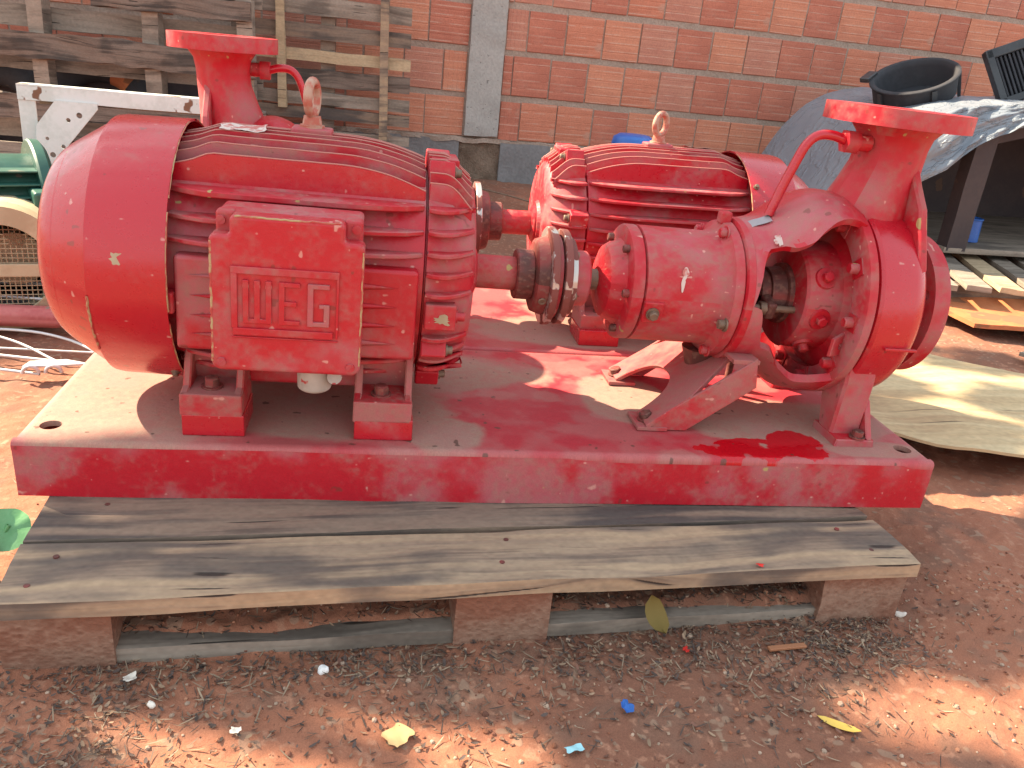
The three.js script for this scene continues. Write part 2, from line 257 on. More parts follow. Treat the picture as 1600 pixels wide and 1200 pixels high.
// ------------------------------------------------------------------ ground
function groundY(x, z) {
  let y = 0.065 * sst(-1.3, -3.0, z);
  y += 0.012 * (vn(x * 4 + 9, z * 4, 5) - 0.5) + 0.007 * (vn(x * 17, z * 17 + 3, 6) - 0.5) + 0.004 * (vn(x * 53, z * 53, 7) - 0.5) + 0.0022 * (vn(x * 130, z * 130, 8) - 0.5);
  // soil banked up under the pallet
  const ux = sst(0.02, 0.16, x) * sst(1.2, 1.05, x);
  const dp = 0.2224 - 0.0657 * x - z + 0.02 * (vn(x * 9, 2, 11) - 0.5);
  y += ux * (0.027 * sst(0.012, 0.045, dp) + 0.022 * sst(0.05, 0.2, dp)) * sst(-0.95, -0.75, z);
  y += 0.02 * sst(1.15, 1.4, x) * sst(0.34, 0.12, z) * sst(2.1, 1.4, x) * sst(-0.4, 0.1, z);   // slightly higher to the right
  return y;
}
{
  const xs = [], zs = [];
  const add = (arr, a, b, n) => { for (let i = 0; i < n; i++) arr.push(a + (b - a) * i / n); };
  add(xs, -300, -40, 6); add(xs, -40, -5, 8); add(xs, -5, -0.9, 30); add(xs, -0.9, 2.2, 420); add(xs, 2.2, 5, 60); add(xs, 5, 40, 8); add(xs, 40, 300, 6); xs.push(300);
  add(zs, -300, -40, 6); add(zs, -40, -4, 8); add(zs, -4, -1.2, 70); add(zs, -1.2, -0.1, 110); add(zs, -0.1, 0.6, 150); add(zs, 0.6, 6, 20); add(zs, 6, 60, 6); add(zs, 60, 300, 5); zs.push(300);
  const nx = xs.length, nz = zs.length, pos = new Float32Array(nx * nz * 3), uv = new Float32Array(nx * nz * 2), idx = [];
  for (let j = 0; j < nz; j++) for (let i = 0; i < nx; i++) { const k = j * nx + i; const far = Math.abs(xs[i]) > 20 || Math.abs(zs[j]) > 20; pos.set([xs[i], far ? 0.06 : groundY(xs[i], zs[j]), zs[j]], k * 3); uv.set([xs[i] / 1.6, -zs[j] / 1.6], k * 2); if (i < nx - 1 && j < nz - 1) idx.push(k, k + nx, k + 1, k + 1, k + nx, k + nx + 1); }
  const g = new THREE.BufferGeometry(); g.setAttribute('position', new THREE.BufferAttribute(pos, 3)); g.setAttribute('uv', new THREE.BufferAttribute(uv, 2)); g.setIndex(idx); g.computeVertexNormals();
  const m = new THREE.Mesh(g, M.soil); m.name = 'ground'; m.receiveShadow = true; m.castShadow = true; struct(m); scene.add(m);
}

// ------------------------------------------------------------------ brick wall with column
const WALL_Z = -3.1697, WALL_RY = 0.0483;
{
  const w = base('brick_wall', 0, 0, WALL_Z, WALL_RY);
  tag(w, 'unplastered wall of orange hollow clay bricks with thick mortar joints behind the yard', 'brick wall');
  const Y0 = 0.262, H = 0.2088, courses = 11, X0 = -1.75, X1 = 4.5, yTop = Y0 + H * courses;
  // mortar body: a thick slab with a lumpy face
  { const g = warp(new THREE.BoxGeometry(X1 - X0 + 0.02, yTop - Y0 + 0.01, 0.075, 160, 60, 1), 0.0035, 23, 40); build('mortar', T(g, (X0 + X1) / 2, (Y0 + yTop) / 2, -0.0432), M.mortar, w); }
  const brickGeo = (L, Hh, vertical) => {
    const prof = (len) => { const n = 4, pts = [[0, -0.07]]; pts.push([0, -0.004], [0.003, 0]); for (let i = 1; i <= n; i++) { const c = len * i / (n + 1); pts.push([c - 0.003, 0], [c, -0.0012], [c + 0.003, 0]); } pts.push([len - 0.003, 0], [len, -0.004], [len, -0.07]); return pts; };
    const len = vertical ? L : Hh, run = vertical ? Hh : L;
    const s = new THREE.Shape(prof(len).map(p => new THREE.Vector2(p[1], p[0])));   // x = depth, y = along
    const g = new THREE.ExtrudeGeometry(clean(s), { depth: run, bevelEnabled: false });
    // shape plane (depth, along), extrude = run
    if (!vertical) g.applyMatrix4(new THREE.Matrix4().makeBasis(new THREE.Vector3(0, 0, 1), new THREE.Vector3(0, 1, 0), new THREE.Vector3(-1, 0, 0))).translate(L, 0, 0);
    else g.applyMatrix4(new THREE.Matrix4().makeBasis(new THREE.Vector3(0, 0, 1), new THREE.Vector3(1, 0, 0), new THREE.Vector3(0, 1, 0)));
    return g;
  };
  const cache = new Map(), upper = [];
  const brick = (x, y, L, Hh, vertical) => {
    const k = [L.toFixed(3), Hh.toFixed(3), vertical].join(), v = Math.floor(rnd() * 4);
    const key = k + v;
    if (!cache.has(key)) cache.set(key, build('brick', brickGeo(L, Hh, vertical), M.clay[v], new THREE.Group()).geometry);
    if (y > Y0 + 6 * H) { upper.push(T(cache.get(key).clone(), x, y, rr(-0.003, 0.003))); return; }
    const m = new THREE.Mesh(cache.get(key), M.clay[v]); m.name = 'brick'; m.castShadow = m.receiveShadow = true;
    m.position.set(x, y + rr(-0.002, 0.002), rr(-0.003, 0.003)); m.rotation.z = rr(-0.008, 0.008); w.add(m);
  };
  const COL0 = 0.842, COL1 = 1.012, bh = 0.181;
  const rightOff = [[0.1, 1], [0.042, 0], [0.1, 1], [0.02, 0], [0.11, 1], [0.04, 0], [0.09, 1], [0.03, 0], [0.1, 1], [0.03, 0], [0.11, 1]];
  for (let r = 0; r < courses; r++) {
    const y = Y0 + r * H + 0.008;
    let x = COL1 + 0.006; const [first, vert] = rightOff[r];
    brick(x, y, first, bh, !!vert); x += first + 0.006;
    while (x < X1 - 0.19) { brick(x, y, 0.18, bh, false); x += 0.18 + (rnd() < 0.5 ? 0.0065 : 0.009); }
    x = COL0 - 0.006; const lf = [0.187, 0.11, 0.187, 0.187, 0.1, 0.187, 0.11, 0.187, 0.1, 0.187, 0.11][r];
    brick(x - lf, y, lf, bh, lf < 0.15); x -= lf + 0.007;
    while (x > X0 + 0.19) { brick(x - 0.18, y, 0.18, bh, false); x -= 0.18 + (rnd() < 0.5 ? 0.0065 : 0.009); }
  }
  build('upper_bricks', upper, M.clay[0], w).userData = { kind: 'stuff' };
  // foundation beam of grey concrete in two runs beside the rough footing of the column
  build('foundation_beam', T(warp(new THREE.BoxGeometry(COL0 - X0 - 0.02, 0.24, 0.14, 70, 6, 2), 0.004, 9, 61), (X0 + COL0 - 0.02) / 2, 0.135, -0.055), M.concreteDark, w);
  build('foundation_beam', T(warp(new THREE.BoxGeometry(X1 - COL1 - 0.02, 0.24, 0.14, 90, 6, 2), 0.004, 9, 67), (X1 + COL1 + 0.02) / 2, 0.135, -0.053), M.concreteDark, w);
  build('ledge_mortar', T(warp(new THREE.BoxGeometry(X1 - X0, 0.022, 0.13, 260, 2, 3), 0.008, 21, 71), (X0 + X1) / 2, 0.257, -0.048), M.mortar, w);
  // wall column
  const c = base('concrete_column', 0, 0, WALL_Z, WALL_RY);
  tag(c, 'grey cast concrete column standing in the brick wall', 'column');
  build('shaft', T(warp(new THREE.BoxGeometry(0.166, 2.3, 0.13, 8, 80, 3), 0.005, 11, 81), (COL0 + COL1) / 2, 1.43, -0.038), M.concrete, c);
  build('footing', T(warp(new THREE.BoxGeometry(0.22, 0.27, 0.12, 10, 14, 4), 0.012, 25, 83), (COL0 + COL1) / 2, 0.13, -0.06), M.roughStone, c);
  // broken, mossy patch low on the wall
}

// ------------------------------------------------------------------ pump sets
const AX = 0.2913, AZ = -0.2, TILT = -0.0125;      // shaft height above the underside of the base, axis line
const HB = 0.1017;
// top sheet of the base: paint, dust blown round the feet, worn and wet patches
function baseTop(seed) {
  return surface(1300, 412, (u, v) => {
    const x = u * 1.3, z = -(v) * 0.412;
    const n1 = fbm(u, v, 7, 3, seed, 5), n2 = fbm(u, v, 30, 10, seed + 3, 4), fi = fbm(u, v, 190, 60, seed + 7, 3), g = hash(Math.floor(u * 1300), Math.floor(v * 412), seed);
    const wob = (n1 - 0.5) * 0.16 + (n2 - 0.5) * 0.11 + (fi - 0.5) * 0.03;
    let c = mix3([0.44, 0.03, 0.045], [0.42, 0.1, 0.1], sst(0.4, 0.62, n1 * 0.5 + n2 * 0.5));
    const dust = [0.36, 0.245, 0.185];
    const spot = (cx, cz, rx, rz) => { const d = Math.hypot((x - cx) / rx, (z - cz) / rz) + wob * 4; return sst(1.1, 0.85, d); };
    let d = Math.max(spot(0.1, -0.2, 0.2, 0.24), spot(0.36, -0.13, 0.2, 0.12), spot(0.55, -0.05, 0.06, 0.06), spot(1.1, -0.13, 0.19, 0.085), spot(1.22, -0.04, 0.1, 0.03) * 0.8, spot(0.86, -0.2, 0.08, 0.1), spot(0.42, -0.3, 0.3, 0.1));
    c = mix3(c, dust, d * (0.62 + 0.38 * fi));
    const wet = Math.max(spot(1.02, -0.03, 0.1, 0.035), spot(1.1, -0.045, 0.05, 0.05)); const wm = sst(0.42, 0.55, wet - 1.9 * Math.abs(n2 - 0.5) - 0.5 * Math.max(0, n1 - 0.45));
    c = mix3(c, [0.5, 0.004, 0.012], wm);
    c = mix3(c, [0.4, 0.2, 0.17], sst(0.6, 0.72, fbm(u, v, 16, 6, seed + 19, 4)) * 0.5 * (1 - wm));
    const ch = sst(0.82, 0.84, fbm(u, v, 80, 26, seed + 23, 3)); c = mix3(c, [0.1, 0.05, 0.035], ch * 0.8);
    c = c.map(q => q * (0.9 + 0.2 * g));
    return { c, r: 0.5 + 0.35 * d - 0.3 * wm + 0.1 * (fi - 0.5), h: 0.5 + 0.3 * (fi - 0.5) + 0.2 * (n2 - 0.5) + 0.15 * d };
  }, { bump: 0.0012, clamp: true });
}
const BASETOP = [baseTop(911), baseTop(951)];

function makeBase(t, topMat) {
  const L = 1.3, D = 0.412, h = 0.0794, r = 0.007;
  // folded skirt: front, back and end plates, meeting the rounded fold of the top
const skirt = [];
  skirt.push(T(board(L, h - r + 0.001, 0.006, 0.0012, 7, 6), L / 2, (h - r) / 2, -0.003), T(board(L, h - r + 0.001, 0.006, 0.0012, 8, 6), L / 2, (h - r) / 2, -D + 0.003));
  skirt.push(b01(0.001, 0.007, 0, h - r, -D + 0.006, -0.006, 0), b01(L - 0.007, L - 0.001, 0, h - r, -D + 0.006, -0.006, 0));
  const bf = build('base_frame', skirt, M.redSkirt, t);
  // top plate with its anchor holes, edged by the rounded folds
  const s = new THREE.Shape(), q = 0.012;
  s.moveTo(q, q); s.lineTo(L - q, q); s.lineTo(L - q, D - q); s.lineTo(q, D - q); s.closePath();
  for (const [hx, hz] of [[0.031, 0.05], [1.272, 0.044], [0.03, D - 0.05], [1.27, D - 0.05]]) { const p = new THREE.Path(); p.absarc(hx, hz, 0.0135, 0, Math.PI * 2, true); s.holes.push(p); }
  const plate = new THREE.ExtrudeGeometry(s, { depth: 0.008, bevelEnabled: false, curveSegments: 24 });
  plate.rotateX(-Math.PI / 2); plate.translate(0, h - 0.008, 0);
  const fold = len => { const f = new THREE.Shape(); f.moveTo(-q, h - q); f.lineTo(0, h - q); f.lineTo(0, h - r); f.absarc(-r, h - r, r, 0, Math.PI / 2, false); f.lineTo(-q, h); f.closePath(); return toCreasedNormals(new THREE.ExtrudeGeometry(f, { depth: len, bevelEnabled: false, curveSegments: 8 }), 0.6); };
  const fr = fold(L).rotateY(-Math.PI / 2).translate(L, 0, 0), bk = fold(L).rotateY(Math.PI / 2).translate(0, 0, -D), lf = fold(D - 2 * q).rotateY(Math.PI).translate(0, 0, -q), rt = fold(D - 2 * q).translate(L, 0, -D + q);
  let g = mergeGeometries([plate, fr, bk, lf, rt].map(prep));
  g = prep(g); const p = g.attributes.position, uv = new Float32Array(p.count * 2);
  for (let i = 0; i < p.count; i++) { uv[i * 2] = p.getX(i) / L; uv[i * 2 + 1] = -p.getZ(i) / D; }
  g.setAttribute('uv', new THREE.BufferAttribute(uv, 2));
  const tp = build('top_plate', g, topMat, bf, true);
  // packing blocks under the motor feet
  for (const x of [0.201, 0.426]) for (const zs of [[-0.11, -0.029], [-0.371, -0.29]]) build('packing_block', b01(x, x + 0.08, h, h + 0.031, zs[0], zs[1], 0.002), M.redGloss, bf);
  return bf;
}

function makeMotor(t) {
  const R0 = 0.178;
  // --- core, part mesh
  const core = [latheX([[0.15, 0], [0.15, 0.146], [0.186, 0.15], [0.509, 0.15], [0.511, 0.14], [0.514, 0.14]], 64)];
  core.push(b01(0.215, 0.49, -0.162, -0.12, -0.09, 0.09, 0.006));
  core.push(b01(0.2, 0.503, -0.088, 0.036, 0.1, 0.166, 0.006));          // flat pad that carries the terminal box
  const m = build('electric_motor', core, M.red, t);
  m.position.set(0, AX, AZ); m.rotation.z = TILT;
  // --- fins
  const env = x => R0 - 0.014 * sst(0.24, 0.19, x) - 0.021 * Math.max(0, (x - 0.395) / 0.115) ** 2;
  const envS = x => 0.166 - 0.03 * sst(0.53, 0.585, x) ** 1.2;
  const finV = (d, x0, x1, E, yb, th, mat, step = 14) => {
    const pts = [[x0, yb], [x1, yb]];
    for (let i = step; i >= 0; i--) { const x = x0 + (x1 - x0) * i / step; const wob = 0.0008 * (vn(x * 60, d * 300, 3) - 0.5); pts.push([x, Math.max(yb + 0.002, Math.sqrt(Math.max(0, E(x) ** 2 - d * d)) + wob)]); }
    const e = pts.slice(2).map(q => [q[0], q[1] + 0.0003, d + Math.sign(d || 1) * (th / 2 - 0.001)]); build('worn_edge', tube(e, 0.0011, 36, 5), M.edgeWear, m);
    return build('cooling_fin', T(poly(pts, th, 0.0012), 0, 0, d), mat, m);
  };
  for (const d of [0, 0.018, 0.036, 0.054, 0.073]) for (const s of d ? [1, -1] : [1]) { finV(s * d, 0.188, 0.508, env, 0.11, 0.005, M.redDusty); finV(s * d, 0.513, 0.574, envS, 0.09, 0.005, M.redDusty, 8); }
  for (const s of [1, -1]) { finV(s * 0.0935, 0.188, 0.508, env, 0.102, 0.006, M.redGloss); finV(s * 0.0915, 0.513, 0.572, envS, 0.09, 0.006, M.redCast, 8); }
  const finH = (y, x0, x1, E, s, th, mat, zin = 0.1, step = 14) => {
    const pts = [[x0, zin], [x1, zin]];
    for (let i = step; i >= 0; i--) { const x = x0 + (x1 - x0) * i / step; const end = 0.006 * (sst(x0 + 0.012, x0, x) + sst(x1 - 0.012, x1, x)); pts.push([x, Math.sqrt(Math.max(0.0001, E(x) ** 2 - y * y)) - end + 0.0012 * (vn(x * 50, y * 200, 4) - 0.5)]); }
    const g = poly(pts, th, 0.0014); g.rotateX(s * Math.PI / 2);   // outwards on either side
    g.translate(0, y, 0);
    return build('cooling_fin', g, mat, m);
  };
  for (const y of [0.108, 0.079, 0.052, -0.103, -0.125]) finH(y, 0.19, 0.507, env, 1, y === 0.108 ? 0.008 : 0.0062, M.redDusty);
  for (const y of [0.108, 0.08, 0.052, 0.024, -0.004, -0.032, -0.06, -0.088, -0.116]) finH(y, 0.19, 0.507, env, -1, 0.0062, M.redDusty);
  for (const y of [0.107, 0.081, 0.055, 0.029, 0.003, -0.062, -0.081, -0.1, -0.119]) for (const s of [1, -1]) finH(y, 0.513, 0.577, envS, s, 0.0062, M.redDusty, 0.09, 8);
  // short ridges on the pad either side of the terminal box
  for (const y of [0.012, -0.014, -0.04, -0.065]) for (const [x0, x1] of [[0.218, 0.262], [0.43, 0.478]]) { const g = new THREE.ConeGeometry(0.0045, x1 - x0, 5); g.rotateZ(x0 < 0.3 ? Math.PI / 2 : -Math.PI / 2); build('ridge', T(g, (x0 + x1) / 2, y, 0.167), M.redCast, m); }
  // --- end shield
  const sh = [latheX([[0.513, 0.0], [0.513, 0.15], [0.545, 0.147], [0.572, 0.132], [0.581, 0.118], [0.582, 0.05], [0.588, 0.045], [0.588, 0.0]], 64)];
  build('end_shield', sh, M.redCast, m);
  for (const a of [0.35, 2.1, 2.79, 4.18, 5.95, 5.0]) { const y = Math.cos(a) * 0.158, z = Math.sin(a) * 0.158; build('shield_lug', T(bx(0.035, 0.026, 0.026, 0, 0, 0, 0.003), 0.53, y, z, -a), M.redCast, m); build('shield_bolt', T(mergeGeometries(bolt(0.006, 0.006).map(prep)), 0.548, y, z, 0, 0, -Math.PI / 2), M.steel, m); }
  build('shield_lug', b01(0.514, 0.556, -0.044, -0.008, 0.13, 0.163, 0.003), M.redDusty, m);
  build('shield_bolt', T(mergeGeometries(bolt(0.0065, 0.009).map(prep)), 0.556, -0.026, 0.15, 0, 0, -Math.PI / 2), M.redCast, m);
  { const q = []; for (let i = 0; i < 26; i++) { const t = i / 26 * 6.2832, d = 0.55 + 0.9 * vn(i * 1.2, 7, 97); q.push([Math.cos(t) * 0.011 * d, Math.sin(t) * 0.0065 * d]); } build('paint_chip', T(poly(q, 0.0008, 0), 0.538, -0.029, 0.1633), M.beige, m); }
  build('top_lug', b01(0.516, 0.556, 0.14, 0.163, -0.035, 0.03, 0.003), M.redDusty, m);
  // --- fan cover (sheet metal, open towards the fins)
  const fc = latheX([[0.022, 0.0], [0.022, 0.096], [0.0235, 0.106], [0.026, 0.114], [0.03, 0.1215], [0.036, 0.129], [0.045, 0.1365], [0.07, 0.153], [0.0985, 0.1715], [0.1, 0.1755], [0.104, 0.1765], [0.11, 0.1775], [0.194, 0.18], [0.194, 0.1765], [0.11, 0.174], [0.09, 0.163], [0.05, 0.14], [0.034, 0.118], [0.029, 0.09], [0.029, 0]], 110, 0.3);
  build('fan_cover', fc, M.redGloss, m);
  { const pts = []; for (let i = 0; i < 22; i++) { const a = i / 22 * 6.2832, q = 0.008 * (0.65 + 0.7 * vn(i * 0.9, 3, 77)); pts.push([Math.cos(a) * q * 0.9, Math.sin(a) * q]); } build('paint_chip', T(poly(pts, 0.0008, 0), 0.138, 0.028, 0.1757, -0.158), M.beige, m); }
  for (const a of [2.5, -0.8, -2.4]) build('cover_screw', T(mergeGeometries(bolt(0.0045, 0.004).map(prep)), 0.184, Math.cos(a) * 0.179, Math.sin(a) * 0.179, a), M.steel, m);
  { // bare primer showing on the worn rim of the cover
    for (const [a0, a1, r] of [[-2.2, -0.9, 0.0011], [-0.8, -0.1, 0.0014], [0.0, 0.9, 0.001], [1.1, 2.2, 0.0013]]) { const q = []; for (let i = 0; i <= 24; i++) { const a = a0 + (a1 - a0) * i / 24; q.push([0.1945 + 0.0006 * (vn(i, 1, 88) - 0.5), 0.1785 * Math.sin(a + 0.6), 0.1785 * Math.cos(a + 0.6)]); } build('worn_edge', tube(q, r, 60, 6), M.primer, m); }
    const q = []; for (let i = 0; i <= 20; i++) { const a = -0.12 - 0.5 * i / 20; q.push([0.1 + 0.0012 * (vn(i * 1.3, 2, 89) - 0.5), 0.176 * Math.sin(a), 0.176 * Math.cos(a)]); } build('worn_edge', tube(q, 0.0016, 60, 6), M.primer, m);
  }
  build('fan_shroud_spacer', b01(0.184, 0.2, -0.04, -0.012, 0.15, 0.172, 0.003), M.redCast, m);
  // --- feet
  for (const s of [1, -1]) for (const x of [0.201, 0.426]) {
    const w = 0.08, yb = -0.181, f = [];
    f.push(b01(x, x + w, yb, yb + 0.032, 0.085, 0.171, 0.003));
    const rib = [[0.171, yb + 0.03], [0.150, yb + 0.036], [0.118, -0.075], [0.09, -0.07], [0.085, yb + 0.03]];
    for (const xx of [x + 0.006, x + w - 0.006]) { const g = poly(rib, 0.01, 0.002); g.rotateY(-Math.PI / 2); f.push(T(g, xx, 0, 0)); }
    f.push(T(bx(w, 0.1, 0.012, 0, 0, 0, 0.003), x + w / 2, -0.112, 0.112, 0.3));
    if (s < 0) f.forEach(g => g.scale(1, 1, -1) && flip(g));
    build('motor_foot', f, M.redBrown, m);
    build('foot_bolt', T(mergeGeometries(bolt(0.0105, 0.01).map(prep)), x + 0.037, yb + 0.032, s * 0.142, 0, 0.3), M.rust, m);
  }
  // --- lifting eye
  const eyeRing = T(new THREE.TorusGeometry(0.0215, 0.0062, 12, 32), 0, 0.036, 0, 0, 1.36, 0);
  const e = build('eye_bolt', T(mergeGeometries([eyeRing, new THREE.CylinderGeometry(0.0115, 0.0135, 0.013, 20).translate(0, 0.0065, 0), new THREE.CylinderGeometry(0.017, 0.017, 0.006, 20).translate(0, -0.002, 0)].map(prep)), 0, 0, 0), M.eye, m); e.position.set(0.352, 0.187, 0.0); e.rotation.z = -TILT;
  build('eye_boss', b01(0.325, 0.38, 0.12, 0.185, -0.02, 0.02, 0.004), M.redDusty, m);
  // nameplate, curled and flaking
  { const g = new THREE.PlaneGeometry(0.058, 0.03, 14, 8); const p = g.attributes.position; for (let i = 0; i < p.count; i++) { const x = p.getX(i), y = p.getY(i); p.setXYZ(i, x + 0.003 * vn(y * 300, 3, 5), y + 0.004 * (vn(x * 200, 7, 6) - 0.5), 0.003 * vn(x * 120, y * 120, 9) + (x > 0.02 ? (x - 0.02) * 0.15 : 0)); } g.rotateX(-Math.PI / 2); g.computeVertexNormals(); build('torn_label', T(g, 0.263, 0.1775, 0.024, 0.15), M.paper, m); }
  // --- terminal box
  const tb = [b01(0.262, 0.43, -0.078, 0.106, 0.15, 0.214, 0.006)];
  tb.push(b01(0.2625, 0.284, 0.08, 0.1075, 0.2, 0.223, 0.004), b01(0.409, 0.4305, 0.08, 0.1075, 0.2, 0.223, 0.004));
  build('terminal_box', tb, M.redCast, m);
  const X0 = 0.258, X1 = 0.434, Y0 = -0.082, Y1 = 0.108, n = 0.023;
  const sp = new THREE.Shape();
  { const c = 0.012, arc = (cx, cy, r, a0, a1, cw) => sp.absarc(cx, cy, r, a0, a1, cw), P2 = Math.PI / 2;
    sp.moveTo(X0 + c, Y0); arc(X1 - c, Y0 + c, c, -P2, 0, false); arc(X1 - 0.008, Y1 - n - 0.008, 0.008, 0, P2, false); arc(X1 - n + 0.0045, Y1 - n + 0.0045, 0.0045, -P2, -2 * P2, true); arc(X1 - n - 0.008, Y1 - 0.008, 0.008, 0, P2, false);
    arc(X0 + n + 0.008, Y1 - 0.008, 0.008, P2, 2 * P2, false); arc(X0 + n - 0.0045, Y1 - n + 0.0045, 0.0045, 0, -P2, true); arc(X0 + 0.008, Y1 - n - 0.008, 0.008, P2, 2 * P2, false); arc(X0 + c, Y0 + c, c, 2 * P2, 3 * P2, false); }
  const cg = new THREE.ExtrudeGeometry(clean(sp), { depth: 0.02, bevelEnabled: true, bevelSize: 0.005, bevelOffset: -0.005, bevelThickness: 0.005, bevelSegments: 4, curveSegments: 8 }); cg.translate(0, 0, 0.22);
  const cover = build('terminal_box_cover', cg, M.red, m);
  const FZ = 0.2455;
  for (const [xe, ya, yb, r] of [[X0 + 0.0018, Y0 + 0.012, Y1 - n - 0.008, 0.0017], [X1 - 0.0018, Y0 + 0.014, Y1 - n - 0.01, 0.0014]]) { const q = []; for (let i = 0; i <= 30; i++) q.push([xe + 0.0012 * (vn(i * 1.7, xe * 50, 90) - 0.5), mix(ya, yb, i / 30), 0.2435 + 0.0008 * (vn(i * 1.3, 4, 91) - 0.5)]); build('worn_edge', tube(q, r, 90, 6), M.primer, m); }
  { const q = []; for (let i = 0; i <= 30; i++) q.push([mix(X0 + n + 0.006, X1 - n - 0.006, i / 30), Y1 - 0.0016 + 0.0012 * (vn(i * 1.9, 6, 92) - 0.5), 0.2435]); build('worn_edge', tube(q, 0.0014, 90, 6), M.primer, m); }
  for (const [x, y, z] of [[X0 + 0.011, Y1 - 0.011, 0.2235], [X1 - 0.011, Y1 - 0.011, 0.2235], [X0 + 0.012, Y0 + 0.012, FZ - 0.001], [X1 - 0.012, Y0 + 0.012, FZ - 0.001]]) { const sc = [T(new THREE.CylinderGeometry(0.0052, 0.0056, 0.004, 18), x, y, z + 0.001, Math.PI / 2), T(new THREE.BoxGeometry(0.01, 0.0014, 0.001), x, y, z + 0.0032, 0, 0, 0.7)]; build('screw', sc, M.redDusty, m); }
  // raised emblem: frame of bars with the three block letters W, E, G
  const ex0 = 0.282, ex1 = 0.406, ey0 = -0.034, ey1 = 0.05, fr = [];
  const lb = (x0, x1, y0, y1, h = 0.003) => b01(x0, x1, y0, y1, FZ - 0.003, FZ + h, 0.001);
  fr.push(lb(ex0, ex1, ey1 - 0.009, ey1), lb(ex0 + 0.002, ex1 - 0.006, ey0, ey0 + 0.009), lb(ex0 + 0.0002, ex0 + 0.0075, ey0 + 0.0085, ey1 - 0.0085, 0.0027), lb(ex1 - 0.0032, ex1 - 0.0002, ey0 + 0.0005, ey1 - 0.0085, 0.0026), lb(ex0, ex1, ey0 - 0.004, ey0 - 0.002, 0.0015));
  build('emblem_frame', fr, M.red, m);
  const ly0 = -0.019, ly1 = 0.034, st = 0.0068;
  const W = [[0.2955], [0.3085], [0.3215]].map(([x]) => lb(x, x + st, ly0, ly1)); W.push(lb(0.2958, 0.3212 + st, ly0 + 0.0003, ly0 + 0.006, 0.0027));
  const Ee = [lb(0.3365, 0.3365 + st, ly0, ly1, 0.0033), lb(0.3368, 0.361, ly1 - 0.006, ly1 - 0.0003), lb(0.3368, 0.361, ly0 + 0.0003, ly0 + 0.006), lb(0.3368, 0.357, 0.0045, 0.0105)];
  const Gg = [lb(0.3695, 0.3695 + st, ly0, ly1, 0.0033), lb(0.3698, 0.395, ly1 - 0.006, ly1 - 0.0003), lb(0.3698, 0.395, ly0 + 0.0003, ly0 + 0.006), lb(0.3953 - st, 0.3953, ly0 + 0.0006, 0.009, 0.0027), lb(0.383, 0.3948, 0.004, 0.0088, 0.0023)];
  build('emblem_letter', W, M.red, m); build('emblem_letter', Ee, M.red, m); build('emblem_letter', Gg, M.red, m);
  // cable entry plug under the box
  const pg = [T(new THREE.CylinderGeometry(0.0225, 0.0215, 0.034, 32), 0.376, -0.099, 0.196), T(new THREE.SphereGeometry(0.0215, 28, 10, 0, 6.3, Math.PI / 2, Math.PI / 2).scale(1, 0.4, 1), 0.376, -0.116, 0.196), T(new THREE.CylinderGeometry(0.009, 0.009, 0.03, 16), 0.402, -0.1, 0.206, 1.2)];
  build('cable_entry', pg, M.greyPlug, m);
  // --- shaft
  build('motor_shaft', cylX(0.0255, 0.58, 0.66, 40), M.redShaft, m);
  build('shaft_collar', latheX([[0.584, 0], [0.584, 0.04], [0.592, 0.038], [0.596, 0.028], [0.596, 0]], 40), M.redCast, m);
  return m;
}
function flip(g) { const i = g.index; if (i) { for (let k = 0; k < i.count; k += 3) { const a = i.getX(k); i.setX(k, i.getX(k + 2)); i.setX(k + 2, a); } } else { for (const n of Object.keys(g.attributes)) { const at = g.attributes[n], s = at.itemSize; for (let k = 0; k < at.count; k += 3) for (let c = 0; c < s; c++) { const a = at.array[k * s + c]; at.array[k * s + c] = at.array[(k + 2) * s + c]; at.array[(k + 2) * s + c] = a; } } } g.attributes.normal && g.computeVertexNormals(); return g; }

function makeCoupling(t) {
  const c = build('coupling', [latheX([[0.655, 0], [0.655, 0.036], [0.657, 0.038], [0.68, 0.038], [0.682, 0.036], [0.682, 0.05], [0.684, 0.055], [0.693, 0.058], [0.7, 0.06], [0.7, 0]], 48, 0.3)], M.rust, t);
  c.position.set(0, AX, AZ); c.rotation.z = TILT;
  build('coupling_disc', latheX([[0.7005, 0.04], [0.7005, 0.0735], [0.7015, 0.0745], [0.7105, 0.0745], [0.7115, 0.0735], [0.7115, 0.03]], 64, 0.3), M.bare, c);
  build('rubber_ring', latheX([[0.7135, 0.03], [0.7135, 0.0635], [0.7185, 0.0635], [0.7185, 0.03]], 64, 0.3), M.redCast, c);
  build('coupling_disc', latheX([[0.7205, 0.03], [0.7205, 0.0715], [0.7215, 0.0725], [0.7305, 0.0725], [0.7315, 0.0715], [0.7315, 0.03]], 64, 0.3), M.bare, c);
  build('coupling_disc', latheX([[0.733, 0.03], [0.733, 0.06], [0.741, 0.06], [0.742, 0.058], [0.742, 0.03]], 64, 0.3), M.bare, c);
  build('coupling_hub', latheX([[0.742, 0], [0.742, 0.041], [0.744, 0.043], [0.764, 0.042], [0.767, 0.039], [0.767, 0]], 48), M.redDusty, c);
  // set screw, standing in a socket
  build('set_screw', [T(new THREE.TorusGeometry(0.0048, 0.0016, 8, 18), 0.693, -0.026, 0.0525, 0.46), T(new THREE.CylinderGeometry(0.0046, 0.0046, 0.002, 16), 0.693, -0.026, 0.0515, Math.PI / 2 + 0.46)], M.steel, c);
  for (const a of [0.6, 1.9, 3.2, 4.4, 5.5]) build('coupling_pin', T(new THREE.CylinderGeometry(0.0055, 0.0055, 0.008, 14), 0.741, Math.cos(a) * 0.05, Math.sin(a) * 0.05, 0, 0, Math.PI / 2), M.steel, c);
  return c;
}

